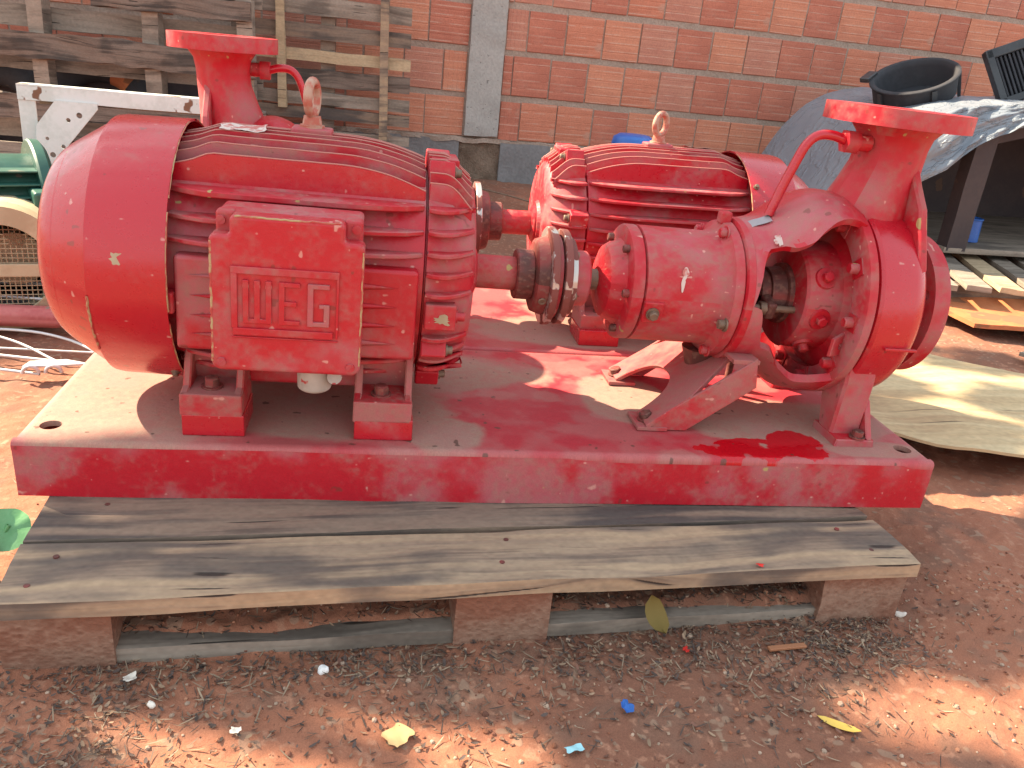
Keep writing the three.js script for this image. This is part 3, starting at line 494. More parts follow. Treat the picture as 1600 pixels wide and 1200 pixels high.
function shellSeg(xa, xb, r, thL, th, up, nx = 64, nv = 30) {      // bell-shaped shell segment round the axis, edges set by thL(x)
  const pos = [], idx = [];
  const put = (x, a, rad) => { pos.push(x, up * Math.cos(a) * rad, Math.sin(a) * rad); return pos.length / 3 - 1; };
  const O = [], I = [];
  for (let i = 0; i <= nx; i++) { const x = xa + (xb - xa) * i / nx, L = thL(x); O.push([]); I.push([]); for (let j = 0; j <= nv; j++) { const a = -L + 2 * L * j / nv; O[i].push(put(x, a, r(x))); I[i].push(put(x, a, r(x) - th)); } }
  const q = (a, b, c, d) => up > 0 ? idx.push(a, b, c, a, c, d) : idx.push(a, c, b, a, d, c);
  for (let i = 0; i < nx; i++) for (let j = 0; j < nv; j++) { q(O[i][j], O[i][j + 1], O[i + 1][j + 1], O[i + 1][j]); q(I[i][j], I[i + 1][j], I[i + 1][j + 1], I[i][j + 1]); }
  for (let i = 0; i < nx; i++) { q(O[i][0], O[i + 1][0], I[i + 1][0], I[i][0]); q(O[i][nv], I[i][nv], I[i + 1][nv], O[i + 1][nv]); }
  for (let j = 0; j < nv; j++) { q(O[0][j], I[0][j], I[0][j + 1], O[0][j + 1]); q(O[nx][j], O[nx][j + 1], I[nx][j + 1], I[nx][j]); }
  let g = new THREE.BufferGeometry(); g.setAttribute('position', new THREE.Float32BufferAttribute(pos, 3)); g.setIndex(idx);
  g = g.toNonIndexed(); g.computeVertexNormals(); g.setAttribute('uv', new THREE.Float32BufferAttribute(new Float32Array(g.attributes.position.count * 2), 2));
  return toCreasedNormals(g, 0.8);
}
const pw = (tbl, x) => {                       // smooth curve through a table of points
  const n = tbl.length; if (x <= tbl[0][0]) return tbl[0][1]; if (x >= tbl[n - 1][0]) return tbl[n - 1][1];
  let i = 1; while (x > tbl[i][0]) i++;
  const h = tbl[i][0] - tbl[i - 1][0], t = (x - tbl[i - 1][0]) / h, sl = k => k <= 0 || k >= n - 1 ? (k <= 0 ? (tbl[1][1] - tbl[0][1]) / (tbl[1][0] - tbl[0][0]) : (tbl[n - 1][1] - tbl[n - 2][1]) / (tbl[n - 1][0] - tbl[n - 2][0])) : (() => { const a = (tbl[k][1] - tbl[k - 1][1]) / (tbl[k][0] - tbl[k - 1][0]), b = (tbl[k + 1][1] - tbl[k][1]) / (tbl[k + 1][0] - tbl[k][0]); return a * b <= 0 ? 0 : 2 * a * b / (a + b); })();
  const t2 = t * t, t3 = t2 * t;
  return tbl[i - 1][1] * (2 * t3 - 3 * t2 + 1) + h * sl(i - 1) * (t3 - 2 * t2 + t) + tbl[i][1] * (-2 * t3 + 3 * t2) + h * sl(i) * (t3 - t2);
};

function makePump(t) {
  const vol = [latheX([[1.168, 0.0], [1.168, 0.142], [1.17, 0.152], [1.175, 0.155], [1.225, 0.1545], [1.24, 0.15], [1.25, 0.141], [1.256, 0.128], [1.258, 0.1], [1.262, 0.075], [1.285, 0.068], [1.29, 0.068], [1.29, 0.045], [1.2, 0.045], [1.2, 0]], 96, 0.5)];
  vol.push(b01(1.195, 1.247, -0.036, -0.032, 0.149, 0.1565, 0.001));   // casting seam
  const p = build('centrifugal_pump', vol, M.redGloss, t);
  p.position.set(0, AX, AZ); p.rotation.z = TILT;
  // suction flange
  const holes = (n, R, r) => Array.from({ length: n }, (_, i) => [Math.cos((i + 0.5) / n * 6.2832) * R, Math.sin((i + 0.5) / n * 6.2832) * R, r]);
  const disc = (r, th, bore, hl) => { const s = new THREE.Shape(); s.absarc(0, 0, r, 0, Math.PI * 2, false); for (const h of [[0, 0, bore], ...hl]) { const q = new THREE.Path(); q.absarc(h[0], h[1], h[2], 0, Math.PI * 2, true); s.holes.push(q); } const g = new THREE.ExtrudeGeometry(s, { depth: th, bevelEnabled: false, curveSegments: 48 }); return toCreasedNormals(g, 0.6); };
  { const g = disc(0.113, 0.026, 0.046, holes(8, 0.09, 0.0085)); g.rotateY(Math.PI / 2); build('suction_flange', T(g, 1.287, 0, 0), M.redDusty, p); }
  // discharge
  const DX = 1.215, nk = new THREE.LatheGeometry([[0.07, 0.12], [0.066, 0.15], [0.058, 0.185], [0.053, 0.215], [0.052, 0.24], [0.056, 0.258], [0.066, 0.27], [0.066, 0.2745], [0.042, 0.2745], [0.042, 0.14]].map(q => new THREE.Vector2(q[0], q[1])), 56);
  { const q = nk.attributes.position; for (let i = 0; i < q.count; i++) { const y = q.getY(i), k = sst(0.24, 0.12, y); q.setX(i, q.getX(i) + k * -0.022); } nk.computeVertexNormals(); }
  build('discharge_neck', T(toCreasedNormals(nk, 0.5), DX, 0, 0), M.redDusty, p);
  { const g = disc(0.1065, 0.025, 0.043, holes(8, 0.086, 0.0085)); g.rotateX(-Math.PI / 2); build('discharge_flange', T(g, DX - 0.003, 0.272, 0), M.red, p); }
  { const g = poly([[0.03, 0.232], [0.06, 0.195], [0.088, 0.165], [0.128, 0.08], [0.03, 0.08]], 0.014, 0.003); g.rotateY(-Math.PI / 2); const g2 = g.clone().rotateY(Math.PI); build('neck_rib', T(g, 1.238, 0, 0), M.redDusty, p); build('neck_rib', T(g2, 1.238, 0, 0), M.redDusty, p); }
  // vent pipe with its hex fittings
  build('vent_fitting', [cylX(0.012, 1.14, 1.166, 20).translate(0, 0.243, 0.02), T(new THREE.CylinderGeometry(0.0175, 0.0175, 0.02, 6), 1.134, 0.243, 0.02, 0, 0, Math.PI / 2)], M.redCast, p);
  build('vent_pipe', tube([[1.13, 0.243, 0.02], [1.105, 0.249, 0.02], [1.082, 0.247, 0.02], [1.066, 0.232, 0.02], [1.054, 0.2, 0.02], [1.043, 0.165, 0.02], [1.032, 0.125, 0.02]], 0.0072, 50, 12), M.redGloss, p);
  // bell housing with its side windows
  const rT = x => pw([[0.995, 0.112], [1.02, 0.118], [1.04, 0.129], [1.064, 0.146], [1.087, 0.16], [1.117, 0.167], [1.14, 0.165], [1.158, 0.158]], x);
  const lT = x => pw([[0.995, 1.62], [1.004, 1.2], [1.009, 0.93], [1.02, 0.75], [1.035, 0.75], [1.053, 0.81], [1.068, 0.79], [1.086, 0.69], [1.107, 0.6], [1.13, 0.56], [1.158, 0.57]], x);
  const rB = x => pw([[0.995, 0.112], [1.04, 0.115], [1.075, 0.135], [1.1, 0.15], [1.158, 0.156]], x);
  const lB = x => pw([[0.995, 1.62], [1.01, 1.58], [1.02, 1.24], [1.031, 0.98], [1.048, 0.94], [1.069, 0.75], [1.093, 0.69], [1.115, 0.73], [1.158, 0.9]], x);
  build('bell_housing', [shellSeg(0.995, 1.158, rT, lT, 0.012, 1), shellSeg(0.995, 1.158, rB, lB, 0.013, -1)], M.red, p);
  build('housing_flange', latheX([[1.148, 0.116], [1.148, 0.153], [1.15, 0.156], [1.163, 0.156], [1.165, 0.153], [1.165, 0.116], [1.148, 0.116]], 84), M.redDusty, p);
  for (let i = 0; i < 10; i++) { const a = (i + 0.55) / 10 * 6.2832; build('casing_bolt', T(mergeGeometries([...bolt(0.0088, 0.012, false), T(new THREE.BoxGeometry(0.026, 0.006, 0.026), 0, -0.002, 0)].map(prep)), 1.147, Math.cos(a) * 0.129, Math.sin(a) * 0.129, a, 0, Math.PI / 2), M.redCast, p); }
  // stuffing box cover, gland and studs seen through the window
  build('casing_cover', latheX([[1.166, 0.118], [1.16, 0.112], [1.155, 0.095], [1.15, 0.088], [1.098, 0.084], [1.094, 0.08], [1.092, 0.05], [1.092, 0.02]], 64), M.redCast, p);
  build('stuffing_box', latheX([[1.1, 0.0], [1.1, 0.05], [1.085, 0.048], [1.083, 0.042], [1.06, 0.04], [1.058, 0]], 40), M.rust, p);
  build('gland', [T(bx(0.016, 0.028, 0.13, 0, 0, 0, 0.005), 1.052, 0.0, 0.0, 0.25), cylX(0.036, 1.044, 1.06, 36)], M.rust, p);
  for (const s of [1, -1]) build('gland_stud', [cylX(0.0055, 1.02, 1.1, 14).translate(0, -s * 0.012, s * 0.054), T(new THREE.CylinderGeometry(0.011, 0.011, 0.01, 6), 1.039, -s * 0.012, s * 0.054, 0, 0, Math.PI / 2)], M.steel, p);
  for (const a of [1.0, 1.75, 2.45, 3.4, -0.9, -2.0]) build('cover_bolt', [T(mergeGeometries([...bolt(0.0085, 0.01, false)].map(prep)), 1.122, Math.cos(a) * 0.086, Math.sin(a) * 0.086, a), T(new THREE.CylinderGeometry(0.016, 0.018, 0.006, 20), 1.122, Math.cos(a) * 0.085, Math.sin(a) * 0.085, a)], M.redCast, p);
  build('lock_plate', [T(poly([[-0.02, -0.014], [0.018, -0.016], [0.022, 0.012], [0.006, 0.02], [-0.018, 0.013]], 0.006, 0.001, [[0.003, 0.0, 0.005]]), 1.142, -0.045, 0.118, 0, 0.5)], M.redDusty, p);
  build('pump_shaft', [cylX(0.0165, 0.766, 1.1, 28), cylX(0.021, 1.0, 1.04, 28)], M.steel, p);
  build('deflector', latheX([[1.0, 0.0], [1.0, 0.062], [1.008, 0.066], [1.02, 0.06], [1.03, 0.045], [1.03, 0]], 40), M.rust, p);
  // bearing housing
  const bh = build('bearing_housing', [latheX([[0.8375, 0], [0.8375, 0.085], [0.839, 0.0885], [0.95, 0.0885], [0.958, 0.091], [0.964, 0.098], [0.967, 0.106], [0.98, 0.108], [0.982, 0.106], [0.982, 0]], 80, 0.5), T(bx(0.03, 0.034, 0.012, 0, 0, 0, 0.002), 0.853, -0.02, 0.0845, 0.24)], M.redDusty, p);
  const mark = (name, pts, x, a, r, tilt, mat) => build(name, T(poly(pts, 0.0008, 0), x, Math.cos(a) * r, Math.sin(a) * r, a - Math.PI / 2 > -3 ? -(Math.PI / 2 - a) : 0, 0, tilt), mat, p);
  { const q = []; for (let i = 0; i < 40; i++) { const t = i / 40 * 6.2832, d = 1 + 0.4 * (vn(i * 0.8, 3, 95) - 0.5); const y = Math.sin(t) * 0.019, w = (y > 0.007 ? 0.0062 : 0.0028) * d; q.push([Math.cos(t) * w + (y > 0 ? 0.0012 : 0), y]); } mark('paint_mark', q, 0.893, 1.22, 0.0892, -0.08, M.paper); }
  { const q = []; for (let i = 0; i < 30; i++) { const t = i / 30 * 6.2832, d = 0.5 + vn(i * 1.1, 5, 96); q.push([Math.cos(t) * 0.007 * d, Math.sin(t) * 0.009 * d]); } mark('paint_chip', q, 1.03, 0.66, 0.1252, -0.3, M.paper); }
  build('bearing_cap', latheX([[0.784, 0.0], [0.784, 0.024], [0.787, 0.04], [0.793, 0.054], [0.802, 0.06], [0.811, 0.0625], [0.815, 0.066], [0.816, 0.083], [0.818, 0.087], [0.821, 0.0885], [0.834, 0.0885], [0.8355, 0.087], [0.8355, 0]], 80, 0.5), M.redDusty, p);
  for (const a of [0.62, 1.55, 2.6, 3.7, 4.7, 5.6]) build('cap_bolt', T(mergeGeometries(bolt(0.0065, 0.009, false).map(prep)), 0.817, Math.cos(a) * 0.075, Math.sin(a) * 0.075, a, 0, Math.PI / 2), M.rust, p);
  build('housing_plug', T(mergeGeometries(bolt(0.0075, 0.007).map(prep)), 0.852, -0.022, 0.0905, Math.PI / 2 + 0.24), M.steel, p);
  build('bearing_flange', latheX([[0.983, 0], [0.983, 0.108], [0.985, 0.112], [0.995, 0.113], [0.997, 0.111], [0.997, 0]], 72), M.redCast, p);
  for (const a of [0.35, 1.87, 2.6, 3.5, 4.6, 5.6]) build('flange_bolt', T(mergeGeometries(bolt(0.008, 0.008).map(prep)), 0.966, Math.cos(a) * 0.101, Math.sin(a) * 0.101, a, 0, Math.PI / 2), a > 1.5 && a < 2 ? M.steel : M.redCast, p);
  build('flange_lug', T(bx(0.018, 0.02, 0.02, 0, 0, 0, 0.004), 0.972, 0.112, 0.0, 0), M.redCast, p);
  { const g = new THREE.PlaneGeometry(0.034, 0.02, 8, 3); const q = g.attributes.position; for (let i = 0; i < q.count; i++) q.setZ(i, -0.3 * q.getY(i) ** 2 * 10 + 0.001 * vn(q.getX(i) * 200, 1, 3)); g.rotateX(-Math.PI / 2); g.computeVertexNormals(); build('maker_plate', T(g, 1.016, 0.1155, 0.028, 0.25, 0, 0.42), M.plate, p); }
  build('drain_boss', [T(new THREE.CylinderGeometry(0.03, 0.02, 0.03, 24), 0.972, -0.112, 0.01), cylX(0.012, 0.975, 0.99, 14).translate(0, -0.12, 0.03)], M.rust, p);
  // foot of the casing
  const foot = s => {
    const f = [];
    f.push(poly([[1.162, -0.178], [1.225, -0.178], [1.227, -0.192 + 0.0], [1.16, -0.192]], 0.075, 0.002).translate(0, -0.0075, s * 0.115));
    const g = poly([[0.06, -0.1], [0.128, -0.06], [0.132, -0.1], [0.128, -0.19], [0.09, -0.192]], 0.05, 0.004); g.rotateY(-Math.PI / 2); if (s < 0) { g.scale(1, 1, -1); flip(g); } f.push(T(g, 1.188, 0, 0));
    const r = poly([[0.118, -0.13], [0.151, -0.185], [0.1, -0.185]], 0.01, 0.002); r.rotateY(-Math.PI / 2); if (s < 0) { r.scale(1, 1, -1); flip(r); } f.push(T(r, 1.217, 0, 0));
    return build('pump_foot', f, M.redDusty, p);
  };
  foot(1); foot(-1);
  for (const s of [1, -1]) build('foot_bolt', T(mergeGeometries(bolt(0.009, 0.008).map(prep)), 1.2, -0.1845, s * 0.143), M.rust, p);
  // sloping support bracket under the bearing flange: arched plate with turned-down edges
  const br = [];
  { const s = new THREE.Shape(); const w = 0.118;               // plate in its own plane: y up the slope, x across
    s.moveTo(-w, 0); s.lineTo(-w + 0.052, 0); s.bezierCurveTo(-w + 0.055, 0.06, -0.035, 0.078, 0, 0.078); s.bezierCurveTo(0.035, 0.078, w - 0.055, 0.06, w - 0.052, 0); s.lineTo(w, 0); s.lineTo(w - 0.006, 0.08); s.lineTo(0.06, 0.178); s.lineTo(-0.06, 0.178); s.lineTo(-w + 0.006, 0.08); s.closePath();
    const g = new THREE.ExtrudeGeometry(clean(s), { depth: 0.005, bevelEnabled: true, bevelSize: 0.001, bevelOffset: -0.001, bevelThickness: 0.001, bevelSegments: 1, curveSegments: 20 });
    // across = -z, up the slope = towards +x
    const a = 0.64; g.applyMatrix4(new THREE.Matrix4().makeBasis(new THREE.Vector3(0, 0, -1), new THREE.Vector3(Math.cos(a), Math.sin(a), 0), new THREE.Vector3(-Math.sin(a), Math.cos(a), 0)));
    br.push(T(g, 0.868, -0.196, 0)); }
  for (const s of [1, -1]) { br.push(T(poly([[1.022, -0.075], [1.03, -0.122], [0.93, -0.199], [0.866, -0.199], [0.872, -0.187]], 0.006, 0.0012), 0, 0, s * 0.112)); br.push(b01(0.852, 0.9, -0.2, -0.194, s > 0 ? 0.06 : -0.118, s > 0 ? 0.118 : -0.06, 0.001)); }
  br.push(b01(0.985, 1.028, -0.086, -0.079, -0.06, 0.112, 0.001));
  build('support_bracket', br, M.redBrown, p);
  for (const s of [1, -1]) build('bracket_bolt', T(mergeGeometries(bolt(0.01, 0.008).map(prep)), 0.872, -0.191, s * 0.092, 0, 0, 0.3), M.rust, p);
  build('stay_rod', tube([[1.06, -0.2, -0.05], [1.06, -0.14, -0.05]], 0.006, 4, 10), M.rust, p);
  return p;
}

const frontSet = base('motor_pump_set', 0, HB, 0);
tag(frontSet, 'front red motor and pump set, fan cover at left, resting on the pallet planks', 'motor pump set');
makeBase(frontSet, BASETOP[0]); makeMotor(frontSet); makeCoupling(frontSet); makePump(frontSet);
{
  const r = frontSet.clone(); r.name = numbered('motor_pump_set'); scene.add(r);
  r.position.set(1.345, HB, -0.83); r.rotation.y = Math.PI;
  tag(r, 'rear red motor and pump set, motor at right, half hidden behind the front set', 'motor pump set');
  r.traverse(o => {
    if (o.name === 'top_plate') o.material = BASETOP[1];
    if (o.name === 'electric_motor') { o.scale.set(1, 0.94, 0.93); o.position.y = AX - 0.008; }
    if (o.name === 'eye_bolt') o.rotation.y = -0.6;
    if (o.name === 'coupling') { o.position.y = AX - 0.008; o.scale.set(1, 1, 1); }
    if (o.name === 'centrifugal_pump') { o.scale.set(0.88, 1.01, 0.88); o.position.x = 0.79 * 0.12 + 0.015; o.position.y = AX - 0.008; }
  });
}

// ------------------------------------------------------------------ pallet that carries both sets
{
  const p = base('wooden_pallet', 0.0528, 0, 0.2224, 0.0657);
  tag(p, 'weathered wooden pallet with soil-caked blocks lying under the red pump sets', 'pallet');
  const W = 1.1557, top = HB, th = 0.021;
  const spots = [[0, 0.112], [0.1185, 0.118], [0.25, 0.1], [0.38, 0.1], [0.52, 0.1], [0.66, 0.1], [0.8, 0.1], [0.93, 0.1]];
  spots.forEach(([z, w], i) => {
    const l = i === 0 ? W : W - 0.004, g = warp(new THREE.BoxGeometry(l, th, w, 60, 2, 8), 0.0022, 9, 120 + i * 3);
    const b = build('deck_plank', T(g, l / 2, 0, 0), i === 1 ? M.plankDark : M.plank, p);
    b.position.set(0.0, top - th / 2 - 0.0015 - (i > 1 ? 0.002 : 0), -z - w / 2); b.rotation.y = i === 0 ? 0.0 : 0.003;
  });
  for (const z of [-0.008, -0.47, -0.91]) {
    for (const [x0, x1] of [[-0.0, 0.118], [0.51, 0.632], [1.02, 1.15]]) build('block', T(warp(new THREE.BoxGeometry(x1 - x0, 0.078, 0.125, 8, 6, 6), 0.003, 14, Math.round(x0 * 100 + z * 1000) + 3000), (x0 + x1) / 2, 0.0395, z - 0.0635), M.mudBlock, p);
    build('runner_board', T(warp(new THREE.BoxGeometry(W - 0.01, 0.02, 0.1, 60, 2, 5), 0.0022, 9, Math.round(-z * 1000) + 900), W / 2, 0.012, z - 0.055), M.greyWood, p);
  }
  for (const x of [0.02, 0.53, 1.04]) build('cross_board', T(warp(new THREE.BoxGeometry(0.1, 0.012, 0.9, 4, 2, 40), 0.002, 9, Math.round(x * 100) + 700), x + 0.04, top - th - 0.01, -0.6), M.plankDark, p);
  for (const [x, z] of [[0.03, -0.03], [0.045, -0.085], [0.058, -0.15], [0.075, -0.2], [0.11, -0.17], [0.57, -0.04], [0.585, -0.09], [1.1, -0.035], [1.08, -0.09]]) build('nail_head', T(new THREE.CylinderGeometry(0.0035, 0.0035, 0.003, 10), x, top - 0.0012, z), M.rust, p);
}

// ------------------------------------------------------------------ pallets leaning on the wall
function slatBoard(parent, name, x0, x1, y0, y1, z, th, mat, amp, seed, dz = 0, droop = 0) {
  const g = board(x1 - x0, y1 - y0, th, amp, seed, amp > 0.005 ? 14 : 8);
  const m = build(name, g, mat, parent); m.position.set((x0 + x1) / 2, (y0 + y1) / 2, z + dz); m.rotation.z = droop; return m;
}
{
  const p = base('leaning_pallet', 0, 0.05, -2.6);
  tag(p, 'old grey pallet with a rough bark-edged board, leaning at the left behind the white frame', 'pallet', 'pallets standing against the wall');
  const q = (n, x0, x1, y0, y1, z, mat, amp, s, dr = 0) => slatBoard(p, n, x0, x1, y0 - 0.05, y1 - 0.05, z, 0.02, mat, amp, s, 0, dr);
  // back boards
  q('slat', -1.25, -0.08, 0.592, 0.672, -0.13, M.greyWood, 0.003, 201); q('slat', -1.25, -0.05, 0.435, 0.487, -0.13, M.greyWood, 0.003, 203); q('slat', -1.25, -0.05, 0.745, 0.83, -0.13, M.greyWood, 0.003, 205); q('slat', -1.25, -0.05, 0.17, 0.25, -0.13, M.greyWood, 0.003, 207);
  // front boards
  q('bark_board', -1.25, -0.06, 0.482, 0.575, 0.0, M.barkWood, 0.009, 211, -0.004); q('bark_board', -0.66, -0.075, 0.69, 0.76, 0.0, M.barkWood, 0.007, 213, -0.01); q('bark_board', -1.25, -0.02, 0.262, 0.352, 0.0, M.barkWood, 0.009, 217, 0.01); q('slat', -1.25, -0.02, 0.09, 0.16, 0.0, M.greyWood, 0.003, 219);
  for (const [x, w] of [[-0.87, 0.055], [-0.455, 0.06], [-0.1, 0.06]]) { const g = board(0.92, w, 0.09, 0.003, Math.round(-x * 100) + 220, 8); g.rotateZ(Math.PI / 2); const m = build('stringer', g, M.greyWood, p); m.position.set(x, 0.44, -0.06); m.rotation.z = 0.02; }
  p.rotation.x = -0.04;
}
{
  const p = base('leaning_pallet', 0, 0.05, -2.93);
  tag(p, 'pallet of thin slats with two narrow battens, leaning on the bricks beside the column', 'pallet', 'pallets standing against the wall');
  const mats = [M.greyWood, M.plankDark, M.paleWood, M.barkWood, M.greyWood, M.plankDark, M.greyWood];
  [[0.742, 0.812], [0.648, 0.71], [0.556, 0.604], [0.456, 0.525], [0.378, 0.43], [0.318, 0.366], [0.86, 0.92], [0.23, 0.27]].forEach(([a, b], i) => { const m = slatBoard(p, 'slat', -0.2, 0.556 + i * 0.002, a - 0.05, b - 0.05, 0, 0.018, mats[i % 7], 0.003, 240 + i * 3, 0, rr(-0.006, 0.006)); });
  for (const [x, y0, y1, mm] of [[0.005, 0.36, 1.0, M.paleWood], [0.446, 0.05, 1.0, M.plank]]) { const g = board(y1 - y0, 0.036, 0.03, 0.002, Math.round(x * 100) + 260, 8); g.rotateZ(Math.PI / 2); const m = build('batten', g, mm, p); m.position.set(x, (y0 + y1) / 2 - 0.05, 0.026); m.rotation.z = 0.02; }
  for (const x of [-0.15, 0.2]) { const g = board(0.9, 0.06, 0.07, 0.003, Math.round(x * 100) + 280, 8); g.rotateZ(Math.PI / 2); build('stringer', g, M.plankDark, p).position.set(x, 0.45, -0.046); }
}
// tyre with an orange band behind the left pallet
{
  const t = base('old_tyre', -0.72, 0.26, -2.86);
  tag(t, 'dark tyre with an orange patch, seen through the gaps of the left pallet', 'tyre');
  const g = new THREE.TorusGeometry(0.2, 0.065, 20, 60); build('tyre_body', g.scale(1, 1, 0.8), M.rubber, t);
  build('orange_patch', new THREE.TorusGeometry(0.2, 0.0665, 14, 12, 0.42).rotateZ(0.85).scale(1, 1, 0.82), M.orangeSheet, t);
  const t2 = base('old_tyre', -1.12, 0.22, -2.86);
  tag(t2, 'plain black tyre at the far left edge, behind the grey pallet boards', 'tyre');
  build('tyre_body', new THREE.TorusGeometry(0.19, 0.065, 20, 50).scale(1, 1, 0.8), M.rubber, t2);
}
{
  const t3 = base('old_tyre', -0.35, 0.14, -2.8);
  tag(t3, 'added black tyre that darkens the low gaps behind the left pallet', 'tyre');
  build('tyre_body', new THREE.TorusGeometry(0.17, 0.07, 20, 50).scale(1, 1, 0.9), M.rubber, t3);  // extra tyre, added to blacken the shaded low gaps of the pallet
  const d = base('shade_backing', -0.75, 0.06, -2.96);
  tag(d, 'added dark sheet standing in for the shade behind the left pallet', 'board');
  build('sheet', T(board(1.2, 0.42, 0.012, 0.004, 299), 0, 0.21, 0), M.darkBoard, d);  // near-black sheet added so the gaps between the boards read as deep shade
}
// white steel frame
{
  const f = base('steel_frame', -0.54, 0, -1.6);
  tag(f, 'white painted steel angle frame with a drilled corner gusset, standing behind the front fan cover', 'steel frame');
  build('leg', [b01(-0.022, 0.022, 0, 0.44, -0.003, 0.003, 0.001), b01(-0.022, -0.016, 0, 0.44, -0.045, -0.003, 0.001)], M.white, f);
  build('leg', [b01(0.575, 0.617, 0, 0.44, -0.003, 0.003, 0.001), b01(0.611, 0.617, 0, 0.44, -0.045, -0.003, 0.001)], M.white, f);
  const bar = build('top_bar', [T(board(0.64, 0.042, 0.005, 0.001, 290), 0.298, 0.452, 0.004), b01(-0.022, 0.618, 0.468, 0.473, -0.045, 0.0065, 0.001)], M.white, f);
  build('gusset_plate', poly([[0.004, 0.21], [0.034, 0.235], [0.185, 0.42], [0.185, 0.436], [0.075, 0.436], [0.02, 0.365]], 0.005, 0.0008, [[0.055, 0.285, 0.008], [0.085, 0.31, 0.006], [0.105, 0.385, 0.006], [0.135, 0.4, 0.008], [0.045, 0.33, 0.005]]).translate(0, 0, 0.0095), M.white, f);
  build('gusset_plate', poly([[0.59, 0.36], [0.59, 0.44], [0.5, 0.44], [0.49, 0.425]], 0.005, 0.0008).translate(0, 0, 0.0095), M.white, f);
  build('shelf_board', T(board(0.56, 0.018, 0.3, 0.003, 294), 0.3, 0.43, -0.19), M.plankDark, f);
  f.rotation.y = 0.06;
}
// green motor
{
  const g = base('green_motor', -0.545, 0.045, -1.12);
  tag(g, 'dark green finned electric motor standing at the left edge behind the beige guard', 'electric motor');
  const b = build('motor_body', [latheX([[-0.24, 0], [-0.24, 0.12], [-0.22, 0.14], [0.17, 0.14], [0.2, 0.12], [0.2, 0]], 40).translate(0, 0.16, 0), b01(-0.2, 0.14, 0, 0.06, -0.11, 0.11, 0.006)], M.green, g);
  g.rotation.y = 0.5;
  for (let i = 0; i < 9; i++) { const y = -0.1 + i * 0.027; build('cooling_fin', b01(-0.22, 0.165, 0.16 + y, 0.164 + y, -0.02, Math.sqrt(0.168 ** 2 - y * y), 0.001), M.green, g); }
  build('end_bell', latheX([[0.165, 0.02], [0.165, 0.172], [0.17, 0.176], [0.19, 0.174], [0.2, 0.16], [0.205, 0.06], [0.205, 0]], 48).translate(0, 0.16, 0), M.green, g);
  build('terminal_box', b01(0.14, 0.25, 0.13, 0.245, 0.1, 0.2, 0.008), M.green, g);
}
// beige guard with wire mesh
{
  const g = base('mesh_guard', -0.37, -0.03, -0.92, 0.25);
  tag(g, 'dirty beige rounded machine guard with wire mesh openings at the left edge', 'machine guard');
  const body = new THREE.CylinderGeometry(0.135, 0.135, 0.16, 48, 1, true, 0.2, 5.6);
  const shell = latheX([[-0.02, 0.1], [-0.02, 0.135], [0.0, 0.14], [0.04, 0.138], [0.045, 0.1], [0.04, 0.098]], 48);
  build('guard_shell', [shell.clone().rotateY(-Math.PI / 2).translate(0, 0.175, 0), T(new THREE.CylinderGeometry(0.14, 0.12, 0.22, 40, 1, true), 0, 0.175, -0.11, Math.PI / 2), b01(-0.1, 0.1, 0.0, 0.06, -0.2, 0.02, 0.006), T(bx(0.2, 0.03, 0.01, 0, 0, 0, 0.003), 0, 0.17, 0.03)], M.beige, g);
  const wires = [];
  for (let i = -10; i <= 10; i++) { const y = i * 0.0105, h = Math.sqrt(Math.max(0, 0.112 ** 2 - y * y)); if (h > 0.02) { wires.push(T(new THREE.CylinderGeometry(0.0013, 0.0013, 2 * h, 5), y, 0.175, 0.022), T(new THREE.CylinderGeometry(0.0013, 0.0013, 2 * h, 5), 0, 0.175 + y, 0.024, 0, 0, Math.PI / 2)); } }
  build('wire_mesh', wires, M.beige, g);
  build('inner_drum', T(new THREE.CylinderGeometry(0.06, 0.06, 0.12, 24), 0.02, 0.18, -0.09, Math.PI / 2), M.paleWood, g);
}
